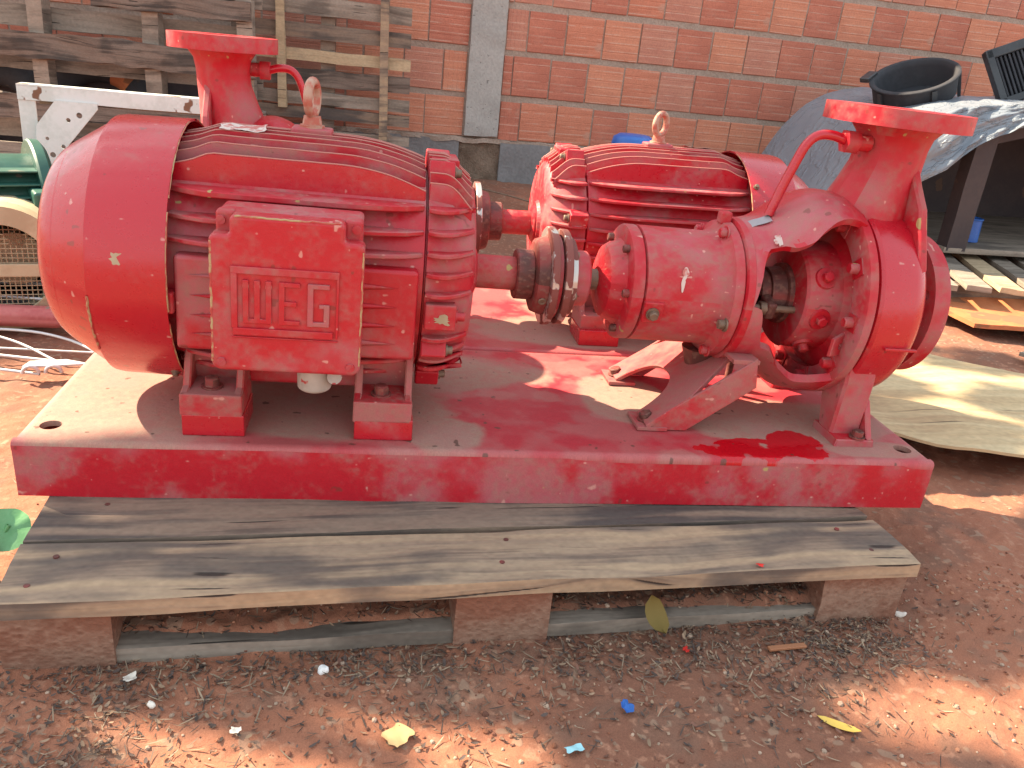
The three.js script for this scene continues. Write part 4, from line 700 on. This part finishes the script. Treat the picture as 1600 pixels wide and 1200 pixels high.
// pile of pipes, rods and plates
{
  const tubeThing = (label, cat, mat, pts, r, group) => { const c = pts[0]; const o = build('metal_rod', tube(pts.map(q => [q[0] - c[0], q[1] - c[1], q[2] - c[2]]), r, 24, 10), mat); o.position.set(...c); return tag(o, label, cat, group); };
  const G = 'rods heaped on the ground at the left';
  const rp = base('red_pipe', -0.62, 0.045, -0.86, 0.0);
  tag(rp, 'faded pinkish red pipe lying in the scrap heap at the left edge', 'pipe');
  build('pipe_wall', latheX([[0, 0.02], [0, 0.0245], [0.412, 0.0245], [0.412, 0.02], [0, 0.02]], 28), M.pinkPipe, rp); build('bore_shade_plug', cylX(0.0195, 0.05, 0.395, 20), M.dark, rp); rp.rotation.y = 0.02;  // near-black plug fills the hollow pipe in place of its inner shade
  const rods = [
    ['long bright rod in the heap, straight, just above the red pipe', [[-0.7, 0.07, -0.93], [-0.35, 0.072, -0.915], [-0.1, 0.066, -0.9]], 0.0035],
    ['topmost pale bar in the heap, beneath the beige guard', [[-0.7, 0.055, -1.03], [-0.4, 0.08, -1.0], [-0.12, 0.085, -0.975]], 0.005],
    ['bent grey rod curving just below the red pipe', [[-0.6, 0.03, -0.78], [-0.33, 0.045, -0.775], [-0.2, 0.04, -0.75], [-0.09, 0.02, -0.69]], 0.003],
    ['thin rod slanting across the middle of the heap', [[-0.5, 0.055, -0.8], [-0.3, 0.04, -0.73], [-0.19, 0.02, -0.67]], 0.0026],
    ['lower rod of the heap running towards the white bracket', [[-0.5, 0.025, -0.72], [-0.3, 0.022, -0.685], [-0.14, 0.02, -0.66]], 0.003],
    ['nearest rod of the heap, half in the soil', [[-0.5, 0.02, -0.64], [-0.33, 0.02, -0.625], [-0.2, 0.015, -0.61]], 0.003],
    ['very thin rod crossing under the slanting one', [[-0.55, 0.03, -0.7], [-0.35, 0.03, -0.705], [-0.13, 0.026, -0.71]], 0.0022],
    ['rod just behind the red pipe, touching it', [[-0.62, 0.06, -0.895], [-0.35, 0.055, -0.885], [-0.12, 0.04, -0.84]], 0.0028]];
  for (const [l, q, r] of rods) tubeThing(l, 'rod', M.aluminium, q, r, G);
  const sc = base('white_bracket', -0.185, 0.02, -0.615, 0.2);
  tag(sc, 'bright white metal bracket lying at the corner of the front base', 'bracket');
  build('bracket_plate', T(poly([[-0.045, -0.006], [0.075, 0.0], [0.03, 0.028], [-0.035, 0.024]], 0.004, 0.0008).rotateX(-Math.PI / 2), 0, 0.012, 0), M.aluminium, sc);
  for (const x of [-0.03, 0.01]) build('bracket_loop', T(new THREE.TorusGeometry(0.014, 0.0035, 8, 24, Math.PI), x, 0.0, 0.008), M.aluminium, sc);
  const pl = base('scrap_plate', -0.42, 0.0, -1.08, 0.1);
  tag(pl, 'stack of dark scrap plates under the rods beside the fan cover', 'scrap metal');
  for (let i = 0; i < 4; i++) build('dark_plate', T(board(0.6, 0.008, 0.2, 0.002, 310 + i), rr(-0.02, 0.1), 0.012 + i * 0.014, rr(-0.03, 0.09), 0, rr(-0.15, 0.15), rr(-0.02, 0.02)), i === 2 ? M.greySheet : M.darkBoard, pl);
}
// ------------------------------------------------------------------ right side: covered box on a pallet
{
  const p = base('low_pallet', 2.40, 0, -1.5, 0.08);
  tag(p, 'grey pallet of narrow slats on the ground at the right, under the dark box', 'pallet');
  for (let i = 0; i < 9; i++) { const g = board(1.1, 0.078, 0.018, 0.002, 330 + i, 8); g.rotateX(Math.PI / 2); g.rotateY(1.12); const m = build('slat', g, i % 3 ? M.greyWood : M.paleWood, p); m.position.set(0.02 + i * 0.122, 0.11, -0.42 + i * 0.015); }
  build('runner', T(board(1.3, 0.08, 0.05, 0.003, 345), 0.55, 0.055, -0.02), M.plankDark, p); build('runner', T(board(1.3, 0.08, 0.05, 0.003, 346), 0.8, 0.055, -0.85), M.plankDark, p);
}
{
  const b = base('dark_box', 2.52, 0.14, -1.86, 0.06);
  tag(b, 'large dark open-fronted box standing on a pallet under a silver tarpaulin', 'box');
  build('floor_board', b01(0.05, 1.6, 0.0, 0.022, -0.9, 0.05, 0.003), M.greyWood, b);
  build('corner_post', T(board(0.48, 0.085, 0.06, 0.002, 350).rotateZ(Math.PI / 2), 0.1, 0.25, 0.02), M.darkBoard, b);
  build('side_panel', b01(0.0, 0.02, 0.0, 0.36, -0.8, -0.25, 0.003), M.darkBoard, b);  // left panel: its near-black colour stands in for shade seen through the open side
  build('back_panel', b01(0.0, 1.6, 0.0, 0.46, -0.82, -0.8, 0.003), M.darkBoard, b);
  build('side_panel', b01(1.58, 1.6, 0.0, 0.46, -0.8, 0.03, 0.003), M.darkBoard, b);
  { const g = poly([[0.06, 0.46], [0.15, 0.4], [0.3, 0.44], [0.5, 0.46], [1.6, 0.47], [1.6, 0.5], [0.1, 0.49]], 0.02, 0.003); build('front_rail', T(g, 0, 0, 0.0), M.darkBoard, b); }
  build('roof_board', b01(0.08, 1.6, 0.47, 0.49, -0.8, 0.0, 0.003), M.darkBoard, b);
  const bl = base('blue_can', 2.78, 0.165, -1.98);
  tag(bl, 'blue plastic can standing inside the dark box at the right edge', 'can');
  build('can_body', T(new THREE.CylinderGeometry(0.05, 0.055, 0.11, 28), 0, 0.055, 0), M.blue, bl); bl.scale.setScalar(0.8); build('can_rim', T(new THREE.TorusGeometry(0.05, 0.005, 8, 28), 0, 0.11, 0, Math.PI / 2), M.blue, bl);
}
{ // tarpaulin thrown over the box: runs down to the left, its front edge hangs lower towards the left corner
  const nx = 110, nz = 60, pos = [], idx = [], uv = [];
  const topY = x => pw([[2.1, 0.18], [2.2, 0.36], [2.28, 0.5], [2.38, 0.61], [2.5, 0.665], [2.7, 0.69], [4.2, 0.72]], x);
  const edgeY = x => pw([[2.1, 0.12], [2.2, 0.25], [2.3, 0.35], [2.42, 0.43], [2.55, 0.54], [2.75, 0.63], [3.0, 0.655], [4.2, 0.67]], x);
  for (let i = 0; i <= nx; i++) for (let j = 0; j <= nz; j++) {
    const x = 2.12 + 2.08 * i / nx, v = j / nz, w1 = vn(x * 11, v * 5, 371) - 0.5, w2 = vn(x * 30 + v * 20, v * 14 - x * 9, 372) - 0.5, w3 = Math.abs(vn(x * 16 + v * 9, v * 11, 377) - 0.5);
    const ty = topY(x), f = sst(0.55, 0.7, v), fall = Math.max(0, (v - 0.62) / 0.38), ey = edgeY(x) + 0.015 * (vn(x * 17, 2, 378) - 0.5);
    const y = ty + (ey - ty) * Math.pow(fall, 1.05) + 0.016 * w1 + 0.008 * w2;
    const z = -2.75 + Math.min(v, 0.62) / 0.62 * 0.93 + 0.06 * fall + (0.055 * w1 + 0.025 * w2 - 0.03 * w3) * sst(0.5, 0.75, v);
    pos.push(x, y, z); uv.push(x * 3, v * 3);
    if (i < nx && j < nz) { const k = i * (nz + 1) + j; idx.push(k, k + 1, k + nz + 1, k + 1, k + nz + 2, k + nz + 1); }
  }
  const g = new THREE.BufferGeometry(); g.setAttribute('position', new THREE.Float32BufferAttribute(pos, 3)); g.setAttribute('uv', new THREE.Float32BufferAttribute(uv, 2)); g.setIndex(idx); g.computeVertexNormals();
  const t = build('tarpaulin', g, M.tarp, null, true); t.material.side = THREE.DoubleSide; tag(t, 'creased silver grey tarpaulin draped over the dark box at the right', 'tarpaulin');
}
{ // black ring on the tarpaulin
  const r = base('plastic_ring', 2.53, 0.7, -2.2);
  tag(r, 'tilted black plastic ring with a wide mouth lying on the tarpaulin', 'plastic ring');
  build('ring_wall', T(new THREE.LatheGeometry([[0.115, 0], [0.125, 0], [0.15, 0.03], [0.155, 0.1], [0.163, 0.105], [0.163, 0.112], [0.145, 0.112], [0.138, 0.09], [0.12, 0.03], [0.115, 0]].map(q => new THREE.Vector2(...q)), 56), 0, 0, 0), M.rubber, r);
  for (const a of [0.4, 1.6, 2.9, 4.2, 5.4]) build('ring_rib', T(bx(0.012, 0.1, 0.02, 0, 0, 0, 0.002), Math.cos(a) * 0.158, 0.05, Math.sin(a) * 0.158, 0, -a), M.blackPlastic, r);
  build('ring_lug', T(bx(0.07, 0.02, 0.04, 0, 0, 0, 0.005), -0.13, 0.115, -0.11, 0, 0.6), M.blackPlastic, r);
  build('ring_floor', T(new THREE.CylinderGeometry(0.12, 0.12, 0.006, 40), 0, 0.012, 0), M.rubber, r);
  r.rotation.set(0.24, 0, 0.42); r.position.set(2.54, 0.655, -2.2);
  const k = base('plastic_grille', 3.0, 0.67, -2.3, -0.3);
  tag(k, 'black plastic grille leaning at the top right corner behind the tarpaulin', 'grille');
  build('grille_frame', [b01(0, 0.5, 0, 0.03, -0.02, 0.02, 0.004), b01(0, 0.5, 0.2, 0.24, -0.02, 0.02, 0.006), b01(0, 0.03, 0, 0.24, -0.02, 0.02, 0.004), b01(0.47, 0.5, 0, 0.24, -0.02, 0.02, 0.004)], M.blackPlastic, k);
  for (let i = 0; i < 26; i++) build('grille_bar', b01(0.034 + i * 0.0168, 0.043 + i * 0.0168, 0.03, 0.2, -0.012, 0.012, 0.002), M.rubber, k);
  build('grille_back', b01(0.01, 0.49, 0.01, 0.22, -0.028, -0.022, 0.002), M.rubber, k);
  k.rotation.set(-0.35, -0.3, 0.35);
}
// sheets on the ground at the right
function sheetThing(name, label, cat, pts, y, th, mat, amp, seed) {
  const cx = pts.reduce((a, q) => a + q[0], 0) / pts.length, cz = pts.reduce((a, q) => a + q[1], 0) / pts.length;
  const inside = (x, z) => { let c = false; for (let i = 0, j = pts.length - 1; i < pts.length; j = i++) { const [xi, zi] = pts[i], [xj, zj] = pts[j]; if ((zi > z) !== (zj > z) && x < (xj - xi) * (z - zi) / (zj - zi) + xi) c = !c; } return c; };
  // fan of rings so that the sheet can sag and lift
  const N = 90, R = 14, per = [];
  const len = pts.map((q, i) => Math.hypot(pts[(i + 1) % pts.length][0] - q[0], pts[(i + 1) % pts.length][1] - q[1])), tot = len.reduce((a, b) => a + b);
  for (let k = 0; k < N; k++) { let d = k / N * tot, i = 0; while (d > len[i]) d -= len[i++]; const a = pts[i], b = pts[(i + 1) % pts.length], t = d / len[i]; per.push([mix(a[0], b[0], t) + 0.006 * (vn(k * 0.5, 1, seed) - 0.5), mix(a[1], b[1], t) + 0.006 * (vn(k * 0.5, 2, seed) - 0.5)]); }
  const pos = [], idx = []; const hgt = (x, z) => amp * (vn(x * 3, z * 3, seed) + 0.4 * vn(x * 9, z * 9, seed + 1));
  for (const top of [1, 0]) for (let r = 0; r <= R; r++) for (let k = 0; k < N; k++) { const x = mix(cx, per[k][0], r / R), z = mix(cz, per[k][1], r / R); pos.push(x - cx, y + hgt(x, z) + (top ? th : 0), z - cz); }
  const id = (s, r, k) => s * (R + 1) * N + r * N + k % N;
  for (let r = 0; r < R; r++) for (let k = 0; k < N; k++) { idx.push(id(0, r, k), id(0, r + 1, k + 1), id(0, r + 1, k), id(0, r, k), id(0, r, k + 1), id(0, r + 1, k + 1)); idx.push(id(1, r, k), id(1, r + 1, k), id(1, r + 1, k + 1), id(1, r, k), id(1, r + 1, k + 1), id(1, r, k + 1)); }
  for (let k = 0; k < N; k++) idx.push(id(0, R, k), id(0, R, k + 1), id(1, R, k + 1), id(0, R, k), id(1, R, k + 1), id(1, R, k));
  let g = new THREE.BufferGeometry(); g.setAttribute('position', new THREE.Float32BufferAttribute(pos, 3)); g.setIndex(idx); g = g.toNonIndexed(); g.computeVertexNormals(); g.setAttribute('uv', new THREE.Float32BufferAttribute(new Float32Array(g.attributes.position.count * 2), 2)); g = toCreasedNormals(g, 0.5);
  const m = build(name, g, mat); m.position.set(cx, 0, cz); m.material.side = THREE.DoubleSide; return tag(m, label, cat);
}
sheetThing('plywood_sheet', 'warped yellowish plywood sheet lying on the soil right of the pump base', 'plywood sheet', [[1.42, -0.9], [1.9, -0.98], [2.02, -0.8], [2.5, -0.5], [2.2, -0.25], [1.78, -0.24], [1.66, -0.27], [1.56, -0.29], [1.46, -0.36], [1.38, -0.5]].reverse(), 0.028, 0.006, M.plywood, 0.03, 380);
sheetThing('orange_board', 'orange painted board lying flat in front of the low slatted pallet', 'board', [[2.29, -1.2], [2.75, -1.13], [3.0, -1.35], [2.83, -1.68], [2.35, -1.68], [2.3, -1.5]], 0.03, 0.014, M.orangeSheet, 0.012, 385);
sheetThing('grey_sheet', 'bluish grey sheet beside the orange board at the right edge', 'metal sheet', [[2.72, -1.5], [2.85, -1.36], [3.4, -1.3], [3.4, -1.75], [2.95, -1.75]], 0.052, 0.004, M.greySheet, 0.01, 388);
sheetThing('pale_board', 'pale board end lying below the orange board at the right edge', 'board', [[2.28, -0.98], [2.6, -1.08], [3.0, -1.0], [2.9, -0.78], [2.45, -0.82]], 0.02, 0.012, M.greyWood, 0.012, 391);
// blue bucket far behind the rear motor
{
  const b = base('blue_bucket', 1.35, 0.02, -2.0);
  tag(b, 'blue plastic bucket upside down near the wall, showing above the rear motor', 'bucket');
  build('bucket_body', new THREE.LatheGeometry([[0.105, 0], [0.098, 0.1], [0.078, 0.4], [0.074, 0.42], [0.055, 0.432], [0.001, 0.434]].map(q => new THREE.Vector2(...q)), 40), M.blue, b);
  build('bucket_rim', T(new THREE.TorusGeometry(0.106, 0.006, 8, 40), 0, 0.006, 0, Math.PI / 2), M.blue, b);
}
// wires lying by the wall
{
  const mk = (label, pts) => { const c = pts[0]; const o = build('loose_wire', tube(pts.map(q => [q[0] - c[0], q[1] - c[1], q[2] - c[2]]), 0.0035, 60, 6), M.steel); o.position.set(...c); tag(o, label, 'wire'); };
  mk('upper loose wire on the soil near the wall footing', [[0.75, 0.12, -2.75], [1.0, 0.1, -2.6], [1.25, 0.07, -2.45], [1.5, 0.07, -2.3]]);
  mk('lower kinked wire on the soil, looping left of the rear motor', [[0.85, 0.06, -2.3], [1.02, 0.09, -2.3], [1.12, 0.06, -2.25], [1.3, 0.07, -2.2]]);
}

// ------------------------------------------------------------------ ground litter
function leafGeo(l, w, curl = 0.25) { const g = new THREE.PlaneGeometry(l, w, 6, 2); const p = g.attributes.position; for (let i = 0; i < p.count; i++) { const x = p.getX(i) / l, y = p.getY(i); const k = Math.sqrt(Math.max(0, 1 - (2 * x) ** 2)) * 0.97 + 0.03; p.setXYZ(i, x * l, y * k, curl * (l * x * x * 1.6 + Math.abs(y) * 0.7)); } g.rotateX(-Math.PI / 2); g.computeVertexNormals(); return g; }
function density(x, z) {
  let d = 0.05;
  d = Math.max(d, 0.9 * sst(0.32, 0.2, Math.abs(x - 0.93)) * sst(0.31, 0.2, z) * sst(0.02, 0.16, z));
  d = Math.max(d, 0.85 * sst(0.34, 0.18, Math.abs(x - 0.37)) * sst(0.275, 0.215, z) * sst(0.14, 0.2, z));
  d = Math.max(d, 0.8 * sst(0.09, 0.03, Math.abs(x - 0.19 - (z - 0.25) * -0.5)) * sst(0.2, 0.24, z));
  d = Math.max(d, 0.3 * sst(0.14, 0.2, z) * sst(0.4, 0.28, z) * sst(1.25, 1.0, x));
  d = Math.max(d, 0.25 * sst(0.02, 0.1, z) * sst(0.25, 0.2, z) * sst(0.15, 0.25, x) * sst(1.1, 1.0, x));
  d = Math.max(d, 0.35 * sst(0.05, -0.05, x) * sst(-1.2, -0.8, z));
  d = Math.max(d, 0.22 * sst(1.3, 1.5, x) * sst(-0.8, -1.1, z));
  return d * (0.35 + 0.9 * vn(x * 14, z * 14, 410));
}
{
  const kinds = [[leafGeo(0.0085, 0.0032), 5000, [[0.24, 0.15, 0.1], [0.14, 0.085, 0.06], [0.3, 0.2, 0.13], [0.08, 0.055, 0.045], [0.1, 0.07, 0.06], [0.17, 0.08, 0.055]], 'leaf_litter'], [leafGeo(0.018, 0.0014, 0.1), 3600, [[0.15, 0.1, 0.07], [0.3, 0.22, 0.15], [0.08, 0.055, 0.045]], 'twig_litter'], [new THREE.IcosahedronGeometry(0.0023, 0), 4000, [[0.28, 0.11, 0.06], [0.36, 0.17, 0.1], [0.2, 0.08, 0.05], [0.42, 0.3, 0.22]], 'gravel']];
  for (const [g, n, cols, nm] of kinds) {
    const im = new THREE.InstancedMesh(g, new THREE.MeshStandardMaterial({ roughness: 0.9, side: THREE.DoubleSide }), n);
    im.name = nm; im.userData = { kind: 'stuff', label: { leaf_litter: 'small dry leaf scraps scattered over the red soil', twig_litter: 'thin twigs and straws scattered over the red soil', gravel: 'crumbs of soil and fine gravel on the ground' }[nm], category: { leaf_litter: 'leaf litter', twig_litter: 'twigs', gravel: 'gravel' }[nm] };
    const m4 = new THREE.Matrix4(), c = new THREE.Color(); let k = 0, tries = 0;
    while (k < n && tries++ < 400000) {
      const near = rnd() < 0.8; const x = near ? rr(-0.15, 1.5) : rr(-0.9, 3), z = near ? rr(0.03, 0.46) : rr(-2.2, 0.1);
      const d = nm === 'gravel' ? 0.2 * vn(x * 9, z * 9, 420) + 0.3 * density(x, z) : density(x, z);
      if (rnd() > d) continue;
      const s = rr(0.45, 1.25) * (nm === 'gravel' ? Math.pow(rnd(), 1.5) * 1.3 + 0.3 : 1);
      m4.compose(new THREE.Vector3(x, groundY(x, z) + (nm === 'gravel' ? 0.0006 : rr(0.001, 0.004)), z), new THREE.Quaternion().setFromEuler(new THREE.Euler(rr(-0.35, 0.35), rr(0, 6.28), rr(-0.35, 0.35))), new THREE.Vector3(s, s * (nm === 'gravel' ? 0.8 : 1), s * rr(0.7, 1.2)));
      im.setMatrixAt(k, m4); const q = cols[Math.floor(rnd() * cols.length)], b = rr(0.7, 1.25); im.setColorAt(k, c.setRGB(q[0] * b, q[1] * b, q[2] * b)); k++;
    }
    im.count = k; im.castShadow = im.receiveShadow = true; scene.add(im);
  }
}
// single scraps one can point at
function scrap(name, label, cat, g, color, x, z, ry = 0, rough = 0.7, y = null, rx = 0) {
  const m = build(name, g, new THREE.MeshStandardMaterial({ color: new THREE.Color(color), roughness: rough, side: THREE.DoubleSide })); m.position.set(x, y ?? groundY(x, z) + 0.004, z); m.rotation.set(rx, ry, 0); return tag(m, label, cat);
}
function crumple(w, d, seed, amp = 0.4) { const g = new THREE.PlaneGeometry(w, d, 7, 7); const p = g.attributes.position; for (let i = 0; i < p.count; i++) { const x = p.getX(i), y = p.getY(i); const e = 1 + 0.5 * (vn(Math.atan2(y, x) * 2 + 9, 1, seed) - 0.5); p.setXYZ(i, x * e, y * e, amp * w * vn(x / w * 3 + 5, y / w * 3 + 5, seed + 2)); } g.rotateX(-Math.PI / 2); g.computeVertexNormals(); return g; }
const lump = (r, seed) => warp(new THREE.IcosahedronGeometry(r, 3), r * 0.5, 1.1 / r, seed);
scrap('blue_plastic_scrap', 'small crumpled blue plastic scrap on the soil in front of the pallet', 'plastic scrap', crumple(0.011, 0.016, 430, 0.7), '#2a62b0', 0.753, 0.304, 0.3);
scrap('light_blue_scrap', 'pale blue wrapper scrap at the bottom edge of the view', 'plastic scrap', crumple(0.02, 0.009, 433, 0.3), '#9fd3dd', 0.679, 0.357, 0.2);
scrap('yellow_leaf', 'bright yellow dry leaf lying on the soil at lower right', 'leaf', leafGeo(0.05, 0.013, 0.12), '#d9b758', 1.005, 0.334, -0.55);
scrap('square_leaf', 'pale yellow square of paper on the sunlit soil at the bottom', 'paper scrap', crumple(0.028, 0.028, 436, 0.12), '#cdab78', 0.489, 0.327, 0.8);
scrap('white_crumb', 'bright white lump on the litter in front of the pallet opening', 'lump', lump(0.0065, 440), '#f2f2f0', 0.404, 0.224, 0, 0.8, groundY(0.404, 0.224) + 0.004);
scrap('white_crumb', 'off-white chip near the left front block of the pallet', 'chip', crumple(0.014, 0.012, 443, 0.5), '#e2d9cc', 0.193, 0.232, 0.5);
scrap('white_crumb', 'small white pebble on the soil left of the twig litter', 'pebble', lump(0.004, 446), '#eee6da', 0.225, 0.272, 0);
scrap('white_crumb', 'thin white flake on bare soil near the bottom left', 'flake', crumple(0.01, 0.008, 449, 0.4), '#e8e0d2', 0.32, 0.315, 0);
scrap('white_crumb', 'white elongated pebble on bare soil right of the pallet', 'pebble', lump(0.006, 452).scale(1.5, 0.7, 0.8), '#d9cfc4', 1.21, 0.135, -0.4, 0.8, groundY(1.21, 0.135) + 0.004);
scrap('white_crumb', 'small white pebble nearer to the right end of the pallet', 'pebble', lump(0.005, 455).scale(1.2, 0.7, 0.8), '#d9cfc4', 1.16, 0.118, 0.4, 0.8, groundY(1.16, 0.118) + 0.004);
scrap('wood_splinter', 'long reddish wood splinter on the litter at right', 'splinter', bx(0.055, 0.004, 0.008, 0, 0, 0, 0.001), '#a06a4a', 1.0, 0.205, 0.1);
scrap('red_flake', 'flake of red paint on the litter before the right opening', 'paint flake', crumple(0.009, 0.009, 458, 0.4), '#c8281e', 0.862, 0.202, 0.4);
scrap('red_flake', 'flake of red paint lying on the front pallet plank', 'paint flake', crumple(0.01, 0.006, 461, 0.3), '#d8281e', 0.962, 0.155, -0.4, 0.6, HB + 0.002);
// dry leaf leaning in the pallet opening
scrap('dry_leaf', 'large curled yellow-brown dry leaf standing in the right opening of the pallet', 'leaf', leafGeo(0.05, 0.028, 0.55).rotateY(Math.PI / 2), '#75622f', 0.822, 0.175, 0.3, 0.8, 0.04, 0.8);
// broad green leaf at the left edge
{
  const g = base('green_plant', -0.03, 0.0, 0.045);
  tag(g, 'bright green broad leaf of a plant at the left end of the pallet', 'plant');
  const lm = tiled(surface(256, 256, (u, v) => { const a = fbm(u, v, 6, 6, 470, 4); return { c: mix3([0.1, 0.3, 0.1], [0.19, 0.42, 0.19], a), r: 0.4, h: a }; }, { bump: 0.0006 }), 0.05); lm.side = THREE.DoubleSide;
  const leaf = (x, y, z, s, rx, ry, rz) => { const q = new THREE.CircleGeometry(s, 26); const p = q.attributes.position; for (let i = 0; i < p.count; i++) { const X = p.getX(i), Y = p.getY(i); p.setXYZ(i, X, Y * (1 + 0.1 * vn(X * 60, 1, 4)), 0.35 * Math.abs(X) + 2.5 * Y * Y + 0.008 * (vn(X * 90, Y * 90, 5) - 0.5)); } q.computeVertexNormals(); const m = build('leaf', q, lm, g); m.position.set(x, y, z); m.rotation.set(rx, ry, rz); };
  leaf(0.028, 0.075, -0.005, 0.028, -0.9, 0.3, 0.2); leaf(0.004, 0.055, 0.03, 0.027, -0.7, 0.2, -0.4); leaf(-0.04, 0.05, 0.02, 0.04, -1.0, -0.2, 0.3);
  build('stem', tube([[0, -0.01, 0], [0.01, 0.04, 0.005], [0.03, 0.08, -0.01]], 0.003, 12, 6), lm, g);
}
// ------------------------------------------------------------------ tree that shades the yard (its trunk stands left of the view)
{
  const t = base('shade_tree', -4.5, 0, -2.25);
  tag(t, 'leafy tree standing left of the yard, shading the ground', 'tree');
  const brn = [tube([[0, -0.1, 0], [0.05, 1, 0.02], [0.12, 2, 0.05], [0.25, 3, 0.1], [0.3, 4.2, 0.1]], 0.09, 30, 12)];
  for (const q of [[[0.15, 2.1, 0.05], [1.0, 2.8, 0.5], [1.9, 3.1, 0.75]], [[0.22, 2.6, 0.1], [0.9, 3.3, 0.35], [2.1, 3.6, 0.5]], [[0.2, 2.4, 0.05], [-0.6, 3.2, -0.3], [-1.2, 3.6, -0.4]], [[0.2, 2.4, 0.05], [0.3, 3.0, 0.6], [0.5, 3.4, 1.0]]]) brn.push(tube(q, 0.03, 20, 8));
  build('trunk', brn, M.barkWood, t);
  const lg = leafGeo(0.11, 0.04, 0.2), N = 9000;
  const im = new THREE.InstancedMesh(lg, new THREE.MeshPhysicalMaterial({ color: new THREE.Color().setRGB(0.06, 0.12, 0.03), roughness: 0.6, side: THREE.DoubleSide, transmission: 0.25, thickness: 0 }), N);
  im.name = 'crown'; im.userData = { kind: 'stuff' };
  // clumps of leaves; each clump's place is given by where its shade falls on the yard
  const cl = [];
  const shade = (x, z, r, n, h = 3.3) => cl.push([x, z, r, n, h]);
  for (let x = -0.25; x < 1.15; x += 0.12) shade(x, 0.175 + 0.02 * Math.sin(x * 9), 0.085, 230, 2.9 + 0.6 * hash(Math.round(x * 100), 1, 3));
  for (const q of [[0.78, 0.33, 0.1, 260], [0.88, 0.36, 0.1, 260], [0.8, 0.43, 0.13, 260], [-0.05, 0.3, 0.12, 220], [0.08, 0.37, 0.1, 160], [1.5, 0.0, 0.12, 260], [1.62, 0.1, 0.16, 300], [1.35, 0.12, 0.13, 260], [1.5, 0.2, 0.12, 220], [1.7, -0.05, 0.1, 160], [1.25, 0.2, 0.08, 150], [1.75, -0.32, 0.13, 110], [2.0, -0.5, 0.15, 110], [1.7, -0.62, 0.1, 70], [2.1, -0.9, 0.25, 200], [2.5, -0.8, 0.25, 160], [-0.35, -0.9, 0.2, 180], [-0.7, -1.3, 0.3, 260], [0.72, -0.02, 0.08, 90]]) shade(...q, 2.9 + 0.7 * hash(Math.round(q[0] * 100), 2, 3));
  const m4 = new THREE.Matrix4(); let k = 0;
  for (const [x, z, r, n, h] of cl) for (let i = 0; i < n && k < N; i++) {
    const a = rr(0, 6.283), d = r * Math.sqrt(rnd()), y = h + rr(-0.35, 0.35), gx = x + Math.cos(a) * d, gz = z + Math.sin(a) * d * 0.8;
    m4.compose(new THREE.Vector3(gx + SUN.x / SUN.y * y + 4.5, y, gz + SUN.z / SUN.y * y + 2.25), new THREE.Quaternion().setFromEuler(new THREE.Euler(rr(-0.9, 0.9), rr(0, 6.28), rr(-0.9, 0.9))), new THREE.Vector3(1, 1, 1).multiplyScalar(rr(0.6, 1.2)));
    im.setMatrixAt(k++, m4);
  }
  im.count = k; im.castShadow = im.receiveShadow = true; t.add(im);
}
renderer.render(scene, camera);
